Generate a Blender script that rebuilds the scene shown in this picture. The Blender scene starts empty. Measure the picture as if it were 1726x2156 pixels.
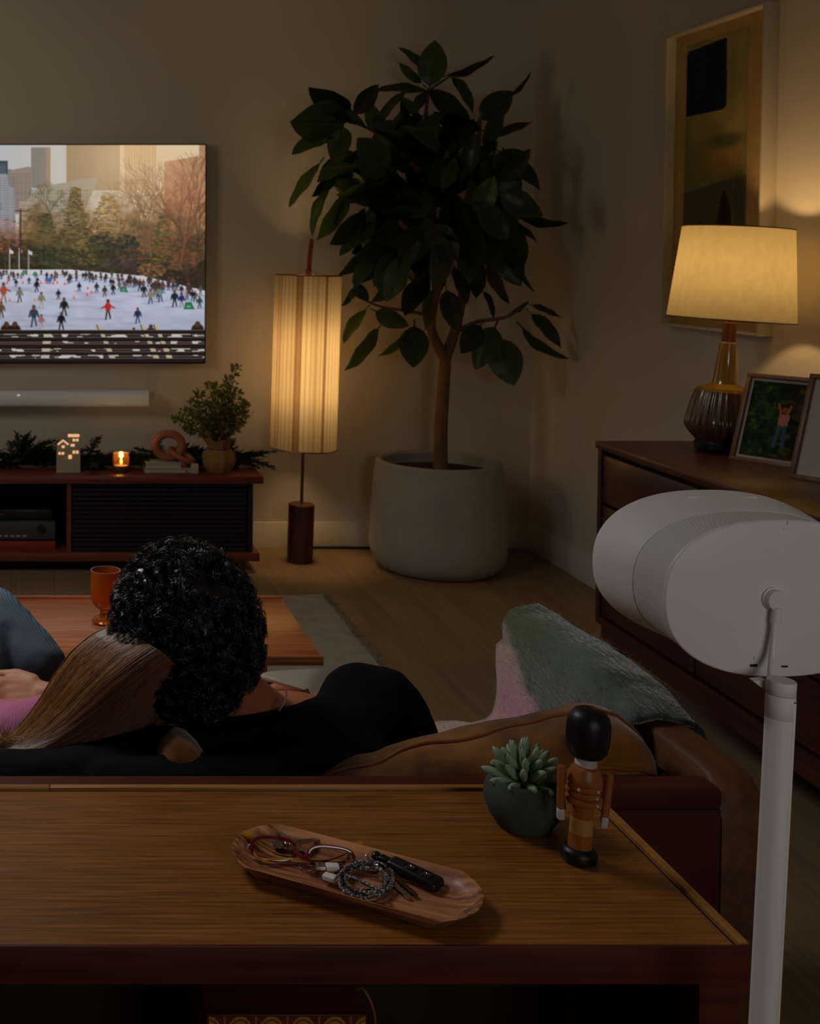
import bpy, bmesh, math, random
import numpy as np
from mathutils import Vector, Matrix, Euler, noise as mnoise

random.seed(7)
rng = np.random.default_rng(11)
PI = math.pi
R = math.radians
SC = bpy.context.scene
COL = SC.collection

# ------------------------------------------------------------------ camera
F_PX, CX, PITCH, EYE = 2500.0, 90.0, R(2.0), 1.45
CY = 532 + F_PX * math.tan(PITCH)
cam_d = bpy.data.cameras.new('camera')
cam = bpy.data.objects.new('camera', cam_d)
COL.objects.link(cam)
cam.location = (0, 0, EYE)
cam.rotation_euler = (R(90) - PITCH, 0, 0)
cam_d.sensor_fit = 'HORIZONTAL'
cam_d.sensor_width = 36
cam_d.lens = F_PX / 1726 * 36
cam_d.shift_x = (863 - CX) / 1726
cam_d.shift_y = (CY - 1078) / 1726
cam_d.clip_start = 0.05
cam_d.dof.use_dof = True
cam_d.dof.focus_distance = 1.45
cam_d.dof.aperture_fstop = 20
SC.camera = cam

# ------------------------------------------------------------------ world, lights, exposure
w = bpy.data.worlds.new('world')
SC.world = w
w.use_nodes = True
w.node_tree.nodes['Background'].inputs[0].default_value = (0.30, 0.33, 0.40, 1)
w.node_tree.nodes['Background'].inputs[1].default_value = 0.05
SC.view_settings.view_transform = 'Standard'
SC.view_settings.look = 'None'
SC.view_settings.exposure = 0.0
SC.view_settings.gamma = 1.0
SC.view_settings.use_curve_mapping = False
SC.cycles.use_denoising = True
SC.cycles.max_bounces = 8
SC.cycles.transparent_max_bounces = 12
SC.cycles.caustics_reflective = False
SC.cycles.caustics_refractive = False


def area(name, loc, aim, size, power, col, spread=180):
    l = bpy.data.lights.new(name, 'AREA')
    l.shape = 'RECTANGLE'
    l.size, l.size_y = size
    l.energy = power
    l.color = col
    l.spread = R(spread)
    o = bpy.data.objects.new(name, l)
    COL.objects.link(o)
    o.location = loc
    o.rotation_euler = (Vector(aim) - Vector(loc)).to_track_quat('-Z', 'Y').to_euler()
    return o


# added fill lights, from behind for the speaker and from the left for the back wall, and a soft overhead lamp over the sofa
area('speaker_fill_light', (0.95, -0.95, 1.6), (0.75, 1.2, 1.05), (0.9, 0.7), 3.1, (1.0, 0.97, 0.90), 120)
area('overhead_soft_light', (-1.0, 2.75, 2.65), (-0.5, 2.55, 0.4), (0.9, 0.7), 13.0, (0.98, 0.97, 0.94), 125)
area('wall_fill_light', (-2.3, 3.6, 2.2), (-0.5, 5.8, 1.5), (1.0, 1.0), 3.4, (1.0, 0.84, 0.62), 95)


def point(name, loc, power, col, rad, parent=None):
    l = bpy.data.lights.new(name, 'POINT')
    l.energy = power
    l.color = col
    l.shadow_soft_size = rad
    o = bpy.data.objects.new(name, l)
    COL.objects.link(o)
    o.location = loc
    if parent:
        o.parent = parent
    return o


# ------------------------------------------------------------------ measuring helpers (photo pixel -> metres)
_F = Vector((0, math.cos(PITCH), -math.sin(PITCH)))
_U = Vector((0, math.sin(PITCH), math.cos(PITCH)))


def ray(px, py):
    return _F + Vector((1, 0, 0)) * ((px - CX) / F_PX) + _U * ((CY - py) / F_PX)


def P(px, py, Y):
    d = ray(px, py)
    t = Y / d.y
    return Vector((0, 0, EYE)) + d * t


def G(px, py, z):
    d = ray(px, py)
    t = (z - EYE) / d.z
    return Vector((0, 0, EYE)) + d * t


# ------------------------------------------------------------------ colour
def lin(c):
    return tuple(((x / 255) / 12.92 if x / 255 <= 0.04045 else ((x / 255 + 0.055) / 1.055) ** 2.4) for x in c)


def lin_np(a):
    a = np.clip(a, 0, 255) / 255
    return np.where(a <= 0.04045, a / 12.92, ((a + 0.055) / 1.055) ** 2.4)


# ------------------------------------------------------------------ materials
def newmat(name):
    m = bpy.data.materials.new(name)
    m.use_nodes = True
    nt = m.node_tree
    return m, nt, nt.nodes['Principled BSDF']


def setc(b, k, v):
    if k in b.inputs:
        b.inputs[k].default_value = v


def coords(nt, scale=(1, 1, 1), rot=(0, 0, 0)):
    tc = nt.nodes.new('ShaderNodeTexCoord')
    mp = nt.nodes.new('ShaderNodeMapping')
    mp.inputs['Scale'].default_value = scale
    mp.inputs['Rotation'].default_value = rot
    nt.links.new(tc.outputs['Object'], mp.inputs['Vector'])
    return mp


def pbr(name, col, rough=0.5, metal=0.0, spec=0.5, var=None, bump=None, coat=0, sheen=0, trans=0, ior=1.45, stretch=(1, 1, 1)):
    m, nt, b = newmat(name)
    c = (*col, 1)
    setc(b, 'Base Color', c)
    setc(b, 'Roughness', rough)
    setc(b, 'Metallic', metal)
    setc(b, 'Specular IOR Level', spec)
    setc(b, 'Coat Weight', coat)
    setc(b, 'Sheen Weight', sheen)
    setc(b, 'Transmission Weight', trans)
    setc(b, 'IOR', ior)
    if var or bump:
        mp = coords(nt, stretch)
    if var:
        n = nt.nodes.new('ShaderNodeTexNoise')
        n.inputs['Scale'].default_value = var[0]
        n.inputs['Detail'].default_value = 5
        nt.links.new(mp.outputs[0], n.inputs['Vector'])
        r = nt.nodes.new('ShaderNodeValToRGB')
        r.color_ramp.elements[0].position = 0.3
        r.color_ramp.elements[1].position = 0.7
        r.color_ramp.elements[0].color = (*[x * (1 - var[1]) for x in col], 1)
        r.color_ramp.elements[1].color = (*[min(1, x * (1 + var[1])) for x in col], 1)
        nt.links.new(n.outputs['Fac'], r.inputs[0])
        nt.links.new(r.outputs[0], b.inputs['Base Color'])
    if bump:
        n = nt.nodes.new('ShaderNodeTexNoise')
        n.inputs['Scale'].default_value = bump[0]
        n.inputs['Detail'].default_value = 4
        nt.links.new(mp.outputs[0], n.inputs['Vector'])
        bp = nt.nodes.new('ShaderNodeBump')
        bp.inputs['Strength'].default_value = bump[1]
        bp.inputs['Distance'].default_value = bump[2] if len(bump) > 2 else 0.002
        nt.links.new(n.outputs['Fac'], bp.inputs['Height'])
        nt.links.new(bp.outputs[0], b.inputs['Normal'])
    return m


def wood(name, c1, c2, axis='X', rough=0.4, fine=160, long=3.0, coat=0.0, rand=0.0, broad=9, pos=(.38, .68)):
    """two scales of grain stretched along an axis"""
    m, nt, b = newmat(name)
    s = {'X': (long / fine, 1, 1), 'Y': (1, long / fine, 1), 'Z': (1, 1, long / fine)}[axis]
    mp = coords(nt, s)
    n1 = nt.nodes.new('ShaderNodeTexNoise')
    n1.inputs['Scale'].default_value = fine
    n1.inputs['Detail'].default_value = 3
    n2 = nt.nodes.new('ShaderNodeTexNoise')
    n2.inputs['Scale'].default_value = broad
    n2.inputs['Detail'].default_value = 4
    n2.inputs['Distortion'].default_value = 1.5
    s2 = {'X': (0.12, 1, 1), 'Y': (1, 0.12, 1), 'Z': (1, 1, 0.12)}[axis]
    mp2 = coords(nt, s2)
    nt.links.new(mp.outputs[0], n1.inputs['Vector'])
    nt.links.new(mp2.outputs[0], n2.inputs['Vector'])
    mx = nt.nodes.new('ShaderNodeMath')
    mx.operation = 'MULTIPLY_ADD'
    nt.links.new(n1.outputs['Fac'], mx.inputs[0])
    mx.inputs[1].default_value = 0.6
    ms = nt.nodes.new('ShaderNodeMath')
    ms.operation = 'MULTIPLY'
    nt.links.new(n2.outputs['Fac'], ms.inputs[0])
    ms.inputs[1].default_value = 0.45
    nt.links.new(ms.outputs[0], mx.inputs[2])
    last = mx.outputs[0]
    if rand:
        oi = nt.nodes.new('ShaderNodeObjectInfo')
        ad = nt.nodes.new('ShaderNodeMath')
        ad.operation = 'MULTIPLY_ADD'
        nt.links.new(oi.outputs['Random'], ad.inputs[0])
        ad.inputs[1].default_value = rand
        nt.links.new(last, ad.inputs[2])
        last = ad.outputs[0]
    r = nt.nodes.new('ShaderNodeValToRGB')
    r.color_ramp.elements[0].position = pos[0]
    r.color_ramp.elements[1].position = pos[1] + rand * 0.5
    r.color_ramp.elements[0].color = (*c1, 1)
    r.color_ramp.elements[1].color = (*c2, 1)
    nt.links.new(last, r.inputs[0])
    nt.links.new(r.outputs[0], b.inputs['Base Color'])
    bp = nt.nodes.new('ShaderNodeBump')
    bp.inputs['Strength'].default_value = 0.12
    bp.inputs['Distance'].default_value = 0.001
    nt.links.new(n1.outputs['Fac'], bp.inputs['Height'])
    nt.links.new(bp.outputs[0], b.inputs['Normal'])
    setc(b, 'Roughness', rough)
    setc(b, 'Coat Weight', coat)
    setc(b, 'Coat Roughness', 0.2)
    return m


def vcol_mat(name, rough=0.6, emit=0.0, spec=0.3, bump=None, sheen=0):
    m, nt, b = newmat(name)
    a = nt.nodes.new('ShaderNodeVertexColor')
    a.layer_name = 'Col'
    if emit:
        setc(b, 'Base Color', (0.01, 0.01, 0.01, 1))
        nt.links.new(a.outputs[0], b.inputs['Emission Color'])
        setc(b, 'Emission Strength', emit)
    else:
        nt.links.new(a.outputs[0], b.inputs['Base Color'])
    setc(b, 'Roughness', rough)
    setc(b, 'Specular IOR Level', spec)
    setc(b, 'Sheen Weight', sheen)
    if bump:
        mp = coords(nt, bump[3] if len(bump) > 3 else (1, 1, 1))
        n = nt.nodes.new('ShaderNodeTexNoise')
        n.inputs['Scale'].default_value = bump[0]
        n.inputs['Detail'].default_value = 4
        nt.links.new(mp.outputs[0], n.inputs['Vector'])
        bp = nt.nodes.new('ShaderNodeBump')
        bp.inputs['Strength'].default_value = bump[1]
        bp.inputs['Distance'].default_value = bump[2]
        nt.links.new(n.outputs['Fac'], bp.inputs['Height'])
        nt.links.new(bp.outputs[0], b.inputs['Normal'])
    return m


def shade_mat(name, col, t=0.55, var=None, vcol=False):
    m = bpy.data.materials.new(name)
    m.use_nodes = True
    nt = m.node_tree
    nt.nodes.clear()
    out = nt.nodes.new('ShaderNodeOutputMaterial')
    mix = nt.nodes.new('ShaderNodeMixShader')
    d = nt.nodes.new('ShaderNodeBsdfDiffuse')
    tr = nt.nodes.new('ShaderNodeBsdfTranslucent')
    mix.inputs[0].default_value = t
    d.inputs[0].default_value = (*col, 1)
    tr.inputs[0].default_value = (*col, 1)
    nt.links.new(d.outputs[0], mix.inputs[1])
    nt.links.new(tr.outputs[0], mix.inputs[2])
    nt.links.new(mix.outputs[0], out.inputs[0])
    if vcol:
        a = nt.nodes.new('ShaderNodeVertexColor')
        a.layer_name = 'Col'
        nt.links.new(a.outputs[0], d.inputs[0])
        nt.links.new(a.outputs[0], tr.inputs[0])
    elif var:
        mp = coords(nt, var[2])
        n = nt.nodes.new('ShaderNodeTexNoise')
        n.inputs['Scale'].default_value = var[0]
        n.inputs['Detail'].default_value = 5
        nt.links.new(mp.outputs[0], n.inputs['Vector'])
        r = nt.nodes.new('ShaderNodeValToRGB')
        r.color_ramp.elements[0].position = 0.3
        r.color_ramp.elements[1].position = 0.7
        r.color_ramp.elements[0].color = (*[x * (1 - var[1]) for x in col], 1)
        r.color_ramp.elements[1].color = (*[min(1, x * (1 + var[1])) for x in col], 1)
        nt.links.new(n.outputs['Fac'], r.inputs[0])
        nt.links.new(r.outputs[0], d.inputs[0])
        nt.links.new(r.outputs[0], tr.inputs[0])
    return m


M = {}
M['wall'] = pbr('wall_paint', (0.66, 0.60, 0.52), 0.85, spec=0.2, bump=(60, 0.05, 0.001))
M['ceiling'] = pbr('ceiling_paint', (0.6, 0.56, 0.50), 0.9, spec=0.1)
M['trim'] = pbr('trim_paint', (0.68, 0.63, 0.56), 0.5, spec=0.3)
M['plank'] = wood('oak_plank', lin((122, 98, 70)), lin((148, 122, 90)), 'Y', 0.5, 50, 2.0, rand=0.12, broad=4)
M['subfloor'] = pbr('subfloor', (0.05, 0.035, 0.02), 0.9)
M['rug'] = pbr('rug_wool', lin((162, 152, 132)), 0.95, spec=0.05, var=(14, 0.16), bump=(240, 0.8, 0.006), sheen=0.2)
M['console'] = wood('console_oak', lin((96, 56, 20)), lin((158, 102, 44)), 'X', 0.36, 210, 8.0, coat=0.15, broad=5)
M['console_dark'] = wood('console_edge', lin((66, 24, 12)), lin((98, 40, 20)), 'X', 0.4, 140, 6.0)
M['strip'] = wood('edge_strip_wood', lin((150, 100, 40)), lin((180, 125, 60)), 'X', 0.35, 140, 6.0)
M['groove_and_shade_panel'] = pbr('groove_and_shade_panel', (0.02, 0.008, 0.004), 0.7)
M['teak'] = wood('teak', lin((160, 84, 44)), lin((214, 132, 80)), 'X', 0.35, 90, 4.0, coat=0.2, broad=8)
M['cab_wood'] = wood('cabinet_walnut', lin((92, 42, 22)), lin((130, 66, 36)), 'X', 0.4, 90, 4.0, coat=0.1)
M['cab_dark'] = pbr('cabinet_dark', (0.008, 0.006, 0.008), 0.6)
M['dresser'] = wood('dresser_mahogany', lin((48, 13, 6)), lin((84, 28, 14)), 'Y', 0.38, 80, 4.0, coat=0.15)
M['dresser_dark'] = pbr('dresser_gap', (0.012, 0.004, 0.003), 0.6)
M['suede'] = pbr('brown_suede', lin((116, 74, 32)), 0.9, spec=0.08, var=(13, 0.6), bump=(50, 0.5, 0.003), sheen=0.3)
M['suede_dark'] = pbr('brown_leather_panel', lin((78, 30, 14)), 0.6, spec=0.3, var=(10, 0.15), bump=(150, 0.2, 0.001))
M['piping'] = pbr('leather_piping', lin((130, 74, 32)), 0.5, spec=0.4)
M['black'] = pbr('black_plastic', (0.008, 0.008, 0.009), 0.35)
M['black_gloss'] = pbr('black_lacquer', (0.006, 0.006, 0.008), 0.42, bump=(30, 0.1, 0.001))
M['soundbar'] = pbr('pale_grey_mesh', (0.86, 0.90, 0.97), 0.35, spec=0.6, bump=(900, 0.1, 0.0005))
M['white'] = pbr('white_matte_plastic', (0.82, 0.80, 0.76), 0.5, spec=0.4)
M['white2'] = pbr('white_smooth_plastic', (0.80, 0.78, 0.74), 0.38, spec=0.5)
M['pot'] = pbr('pale_stone_pot', (0.38, 0.35, 0.29), 0.9, spec=0.15, var=(9, 0.06), bump=(70, 0.2, 0.002))
M['soil'] = pbr('soil', (0.02, 0.013, 0.008), 0.95, bump=(80, 1, 0.01))
M['bark'] = pbr('bark', lin((120, 84, 52)), 0.85, var=(30, 0.3), bump=(60, 0.7, 0.004), stretch=(1, 1, 0.4))
M['twig'] = pbr('twig', lin((96, 62, 40)), 0.8)
M['brass'] = pbr('dark_brass', (0.25, 0.13, 0.06), 0.35, metal=1)
M['lampbase'] = wood('lamp_walnut', lin((70, 34, 20)), lin((100, 50, 30)), 'Z', 0.45, 60, 3.0)
M['lamp_collar'] = pbr('red_brown_wood', lin((112, 52, 28)), 0.45)
M['handle_leather'] = pbr('red_brown_leather', lin((150, 66, 34)), 0.45)
M['steel'] = pbr('steel', (0.55, 0.52, 0.46), 0.25, metal=1)
M['silver'] = pbr('silver', (0.8, 0.8, 0.82), 0.2, metal=1)
M['skin'] = pbr('skin', lin((198, 140, 112)), 0.5, spec=0.35, var=(25, 0.05), bump=(250, 0.08, 0.001))
M['skin_m'] = pbr('skin_tan', lin((176, 106, 76)), 0.5, spec=0.35, var=(25, 0.05), bump=(250, 0.08, 0.001))
M['sweater'] = pbr('charcoal_sweater', (0.007, 0.007, 0.009), 0.92, spec=0.12, var=(6, 0.3), bump=(420, 0.5, 0.002))
M['navy'] = pbr('navy_hem', lin((22, 36, 70)), 0.8)
M['tee'] = pbr('cream_cotton', lin((226, 220, 200)), 0.85, spec=0.1, bump=(300, 0.15, 0.001))
M['trousers'] = pbr('dark_trousers', (0.03, 0.03, 0.035), 0.9)
M['jeans'] = pbr('blue_grey_knit', lin((98, 116, 132)), 0.9, spec=0.1, var=(20, 0.12))
M['pink'] = pbr('pink_knit', lin((190, 110, 150)), 0.85, bump=(60, 0.6, 0.004), stretch=(6, 1, 1))
M['hair_b'] = pbr('black_hair', (0.009, 0.009, 0.010), 0.26, spec=1.0)
M['green_pot'] = pbr('slate_green_pot', lin((74, 84, 82)), 0.8, spec=0.2, var=(18, 0.16), bump=(120, 0.5, 0.002))
M['toy'] = wood('toy_wood', lin((150, 84, 38)), lin((174, 104, 52)), 'Z', 0.4, 60, 3.0)
M['toy_light'] = wood('toy_pale_wood', lin((186, 136, 76)), lin((200, 150, 88)), 'Z', 0.4, 60, 3.0)
M['toy_white'] = pbr('toy_white_paint', (0.62, 0.58, 0.52), 0.45)
M['tray'] = wood('acacia', lin((96, 46, 28)), lin((214, 146, 104)), 'X', 0.38, 130, 6, coat=0.15, broad=30, pos=(.40, .68))
M['amber'] = pbr('amber_acetate', lin((224, 160, 40)), 0.15, trans=0.35)
M['wine'] = pbr('dark_red_acetate', lin((110, 26, 26)), 0.12, coat=0.5)
M['orange_glass'] = pbr('orange_glass', lin((255, 130, 24)), 0.1, trans=0.7)
M['lens'] = pbr('clear_lens', (0.95, 0.95, 0.95), 0.02, trans=1.0, ior=1.1)
M['terracotta'] = pbr('terracotta_wood', lin((168, 96, 62)), 0.6, var=(14, 0.12))
M['burlap'] = pbr('burlap', lin((150, 110, 66)), 0.95, var=(60, 0.15), bump=(260, 0.9, 0.004))
M['paper'] = pbr('book_paper', lin((190, 176, 150)), 0.8, var=(40, 0.1))
M['redbook'] = pbr('red_cover', lin((150, 50, 36)), 0.6)
M['device'] = pbr('device_black', (0.012, 0.012, 0.014), 0.3)
M['device_grey'] = pbr('device_grey', (0.06, 0.06, 0.065), 0.4)
M['porcelain'] = pbr('white_porcelain', lin((178, 168, 146)), 0.6)
M['glow'] = pbr('lit_cutout', (0.8, 0.5, 0.3), 0.6)
for k, c, s in (('glow', (1.0, 0.55, 0.27), 0.75), ):
    b = M[k].node_tree.nodes['Principled BSDF']
    b.inputs['Emission Color'].default_value = (*c, 1)
    b.inputs['Emission Strength'].default_value = s
M['flame'] = pbr('flame', (1, 0.6, 0.2), 0.6)
b = M['flame'].node_tree.nodes['Principled BSDF']
b.inputs['Emission Color'].default_value = (1.0, 0.62, 0.22, 1)
b.inputs['Emission Strength'].default_value = 5
M['led'] = pbr('led', (1, 1, 1), 0.6)
b = M['led'].node_tree.nodes['Principled BSDF']
b.inputs['Emission Color'].default_value = (0.9, 0.95, 1.0, 1)
b.inputs['Emission Strength'].default_value = 0.7
M['frame_gold'] = pbr('champagne_frame', (0.62, 0.56, 0.44), 0.45, metal=0.0, spec=0.5)
M['frame_dark'] = wood('frame_walnut', lin((104, 72, 44)), lin((138, 100, 66)), 'Z', 0.4, 60, 3.0)
M['matboard'] = pbr('mat_board', lin((196, 184, 172)), 0.9)
M['picture_glass'] = pbr('picture_back', (0.03, 0.025, 0.02), 0.6)
M['wicker'] = pbr('cork', (0.3, 0.2, 0.1), 0.8)


# leaves: translucent with gloss
def leaf_material(name, c1, c2, t=0.3, rough=0.35):
    m, nt, b = newmat(name)
    mp = coords(nt, (1, 1, 1))
    oi = nt.nodes.new('ShaderNodeObjectInfo')
    r = nt.nodes.new('ShaderNodeValToRGB')
    r.color_ramp.elements[0].color = (*c1, 1)
    r.color_ramp.elements[1].color = (*c2, 1)
    nt.links.new(oi.outputs['Random'], r.inputs[0])
    nt.links.new(r.outputs[0], b.inputs['Base Color'])
    setc(b, 'Roughness', rough)
    tr = nt.nodes.new('ShaderNodeBsdfTranslucent')
    nt.links.new(r.outputs[0], tr.inputs[0])
    mix = nt.nodes.new('ShaderNodeMixShader')
    mix.inputs[0].default_value = t
    out = nt.nodes['Material Output']
    nt.links.new(b.outputs[0], mix.inputs[1])
    nt.links.new(tr.outputs[0], mix.inputs[2])
    nt.links.new(mix.outputs[0], out.inputs[0])
    return m


M['fig_leaf'] = leaf_material('fig_leaf', lin((34, 52, 16)), lin((74, 98, 28)), 0.4)
M['bush_leaf'] = leaf_material('bush_leaf', lin((120, 122, 50)), lin((146, 142, 60)), 0.35)
M['cedar'] = leaf_material('cedar', lin((30, 48, 24)), lin((42, 62, 30)), 0.15, 0.7)
M['succulent'] = pbr('succulent', lin((142, 168, 134)), 0.5, var=(50, 0.15))


# ------------------------------------------------------------------ mesh helpers
def NB():
    return bmesh.new()


def box(bm, lo, hi, bev=0.0, seg=2):
    lo, hi = Vector(lo), Vector(hi)
    r = bmesh.ops.create_cube(bm, size=1)
    vs = r['verts']
    c, s = (lo + hi) / 2, hi - lo
    for v in vs:
        v.co = Vector((v.co.x * s.x, v.co.y * s.y, v.co.z * s.z)) + c
    if bev:
        es = list({e for v in vs for e in v.link_edges})
        bmesh.ops.bevel(bm, geom=es, offset=bev, segments=seg, profile=0.5, affect='EDGES')
    return bm


def loft(bm, rings, closed=True, cap0=True, cap1=True):
    rv = [[bm.verts.new(p) for p in ring] for ring in rings]
    n = len(rings[0])
    for a, b_ in zip(rv[:-1], rv[1:]):
        for i in range(n if closed else n - 1):
            j = (i + 1) % n
            bm.faces.new((a[i], a[j], b_[j], b_[i]))
    if cap0:
        bm.faces.new(list(reversed(rv[0])))
    if cap1:
        bm.faces.new(rv[-1])
    return rv


def lathe(bm, prof, n=40, c=(0, 0, 0), cap0=True, cap1=True, ribs=0, rib_amp=0.0):
    rings = []
    for r, z in prof:
        ring = []
        for i in range(n):
            a = 2 * PI * i / n
            rr = max(r, 1e-5) * (1 + (rib_amp * math.cos(ribs * a) if ribs else 0))
            ring.append((c[0] + rr * math.cos(a), c[1] + rr * math.sin(a), c[2] + z))
        rings.append(ring)
    loft(bm, rings, True, cap0, cap1)
    return bm


def tube(bm, pts, rad, n=8, closed=False, caps=True):
    pts = [Vector(p) for p in pts]
    N = len(pts)
    rads = rad if hasattr(rad, '__len__') else [rad] * N
    rings = []
    ref = Vector((0.13, 0.21, 0.97)).normalized()
    prev = None
    for i in range(N):
        if closed:
            t = pts[(i + 1) % N] - pts[i - 1]
        else:
            t = pts[min(i + 1, N - 1)] - pts[max(i - 1, 0)]
        if t.length < 1e-9:
            t = Vector((0, 0, 1))
        t.normalize()
        if prev is None:
            u = ref.cross(t)
            if u.length < 0.1:
                u = Vector((1, 0, 0)).cross(t)
        else:
            u = prev - t * prev.dot(t)
        u.normalize()
        prev = u
        v = t.cross(u)
        rings.append([pts[i] + (u * math.cos(2 * PI * k / n) + v * math.sin(2 * PI * k / n)) * rads[i] for k in range(n)])
    if closed:
        rings.append(rings[0])
        loft(bm, rings, True, False, False)
        bmesh.ops.remove_doubles(bm, verts=bm.verts, dist=1e-7)
    else:
        loft(bm, rings, True, caps, caps)
    return bm


def smooth_path(pts, sub=6, closed=False):
    pts = [Vector(p) for p in pts]
    out = []
    N = len(pts)
    rngi = range(N if closed else N - 1)
    for i in rngi:
        if closed:
            p0, p1, p2, p3 = pts[i - 1], pts[i], pts[(i + 1) % N], pts[(i + 2) % N]
        else:
            p0, p1, p2, p3 = pts[max(i - 1, 0)], pts[i], pts[i + 1], pts[min(i + 2, N - 1)]
        for k in range(sub):
            t = k / sub
            out.append(0.5 * ((2 * p1) + (-p0 + p2) * t + (2 * p0 - 5 * p1 + 4 * p2 - p3) * t * t + (-p0 + 3 * p1 - 3 * p2 + p3) * t ** 3))
    if not closed:
        out.append(pts[-1])
    return out


def ellipsoid(bm, c, r, seg=24, rings=14, rot=None):
    m = Matrix.Translation(c) @ (rot.to_matrix().to_4x4() if rot else Matrix()) @ Matrix.Diagonal((*r, 1))
    bmesh.ops.create_uvsphere(bm, u_segments=seg, v_segments=rings, radius=1, matrix=m)
    return bm


def obj(name, bm, mat, parent=None, world=False, smooth=True, sharp=35):
    bmesh.ops.recalc_face_normals(bm, faces=bm.faces)
    if parent is not None and world:
        inv = Matrix.LocRotScale(parent.location, parent.rotation_euler, None).inverted()
        bm.transform(inv)
    me = bpy.data.meshes.new(name)
    bm.to_mesh(me)
    bm.free()
    if smooth:
        me.shade_smooth()
        me.set_sharp_from_angle(angle=R(sharp))
    o = bpy.data.objects.new(name, me)
    COL.objects.link(o)
    if mat:
        me.materials.append(mat)
    if parent:
        o.parent = parent
    return o


def tag(o, label, cat, group=None):
    o['label'] = label
    o['category'] = cat
    if group:
        o['group'] = group
    return o


def thing(name, label, cat, loc=(0, 0, 0), rot=(0, 0, 0), group=None):
    o = bpy.data.objects.new(name, None)
    COL.objects.link(o)
    o.location = loc
    o.rotation_euler = rot
    o.empty_display_size = 0.05
    return tag(o, label, cat, group)


def struct(o):
    o['kind'] = 'structure'
    return o


def sub(o, parent):
    o.parent = parent
    return o


# ------------------------------------------------------------------ painted panels (flat prints and the screen picture)
class Canvas:
    def __init__(s, W, H, ox, oy, sc):
        s.W, s.H, s.ox, s.oy, s.sc = W, H, ox, oy, sc
        s.a = np.zeros((H, W, 3), np.float32)
        s.yy, s.xx = np.mgrid[0:H, 0:W]
        s.X = s.xx / sc + ox
        s.Y = s.yy / sc + oy

    def bb(s, x0, y0, x1, y1):
        c0 = int(max(0, math.floor((min(x0, x1) - s.ox) * s.sc)))
        c1 = int(min(s.W, math.ceil((max(x0, x1) - s.ox) * s.sc) + 1))
        r0 = int(max(0, math.floor((min(y0, y1) - s.oy) * s.sc)))
        r1 = int(min(s.H, math.ceil((max(y0, y1) - s.oy) * s.sc) + 1))
        return (slice(r0, r1), slice(c0, c1)) if c1 > c0 and r1 > r0 else None

    def put(s, sl, mask, col):
        m = mask[..., None]
        s.a[sl] = s.a[sl] * (1 - m) + np.array(col, np.float32) * m

    def ell(s, x, y, rx, ry, col, al=1.0, soft=0.25):
        sl = s.bb(x - rx * 1.3, y - ry * 1.3, x + rx * 1.3, y + ry * 1.3)
        if sl is None:
            return
        d = np.sqrt(((s.X[sl] - x) / rx) ** 2 + ((s.Y[sl] - y) / ry) ** 2)
        s.put(sl, np.clip((1 - d) / soft + 0.5, 0, 1) * al, col)

    def line(s, x0, y0, x1, y1, wd, col, al=1.0):
        sl = s.bb(min(x0, x1) - wd, min(y0, y1) - wd, max(x0, x1) + wd, max(y0, y1) + wd)
        if sl is None:
            return
        dx, dy = x1 - x0, y1 - y0
        L = dx * dx + dy * dy + 1e-6
        t = np.clip(((s.X[sl] - x0) * dx + (s.Y[sl] - y0) * dy) / L, 0, 1)
        d = np.hypot(s.X[sl] - x0 - t * dx, s.Y[sl] - y0 - t * dy)
        s.put(sl, np.clip((wd / 2 - d) * s.sc + 0.6, 0, 1) * al, col)

    def poly(s, pts, col, al=1.0):
        xs, ys = [p[0] for p in pts], [p[1] for p in pts]
        sl = s.bb(min(xs), min(ys), max(xs), max(ys))
        if sl is None:
            return
        X, Y = s.X[sl], s.Y[sl]
        ins = np.zeros(X.shape, bool)
        n = len(pts)
        for i in range(n):
            xa, ya = pts[i]
            xb, yb = pts[(i + 1) % n]
            if ya == yb:
                continue
            c = ((ya > Y) != (yb > Y)) & (X < (xb - xa) * (Y - ya) / (yb - ya) + xa)
            ins ^= c
        s.put(sl, ins * al, col)

    def rect(s, x0, y0, x1, y1, col, al=1.0):
        s.poly([(x0, y0), (x1, y0), (x1, y1), (x0, y1)], col, al)

    def noise(s, cell, seed):
        g = np.random.default_rng(seed)
        gh, gw = int(s.H / cell[1]) + 3, int(s.W / cell[0]) + 3
        b = g.random((gh, gw))
        fy, fx = s.yy / cell[1], s.xx / cell[0]
        iy, ix = fy.astype(int), fx.astype(int)
        ty, tx = fy - iy, fx - ix
        ty, tx = ty * ty * (3 - 2 * ty), tx * tx * (3 - 2 * tx)
        return (b[iy, ix] * (1 - tx) + b[iy, ix + 1] * tx) * (1 - ty) + (b[iy + 1, ix] * (1 - tx) + b[iy + 1, ix + 1] * tx) * ty


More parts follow.
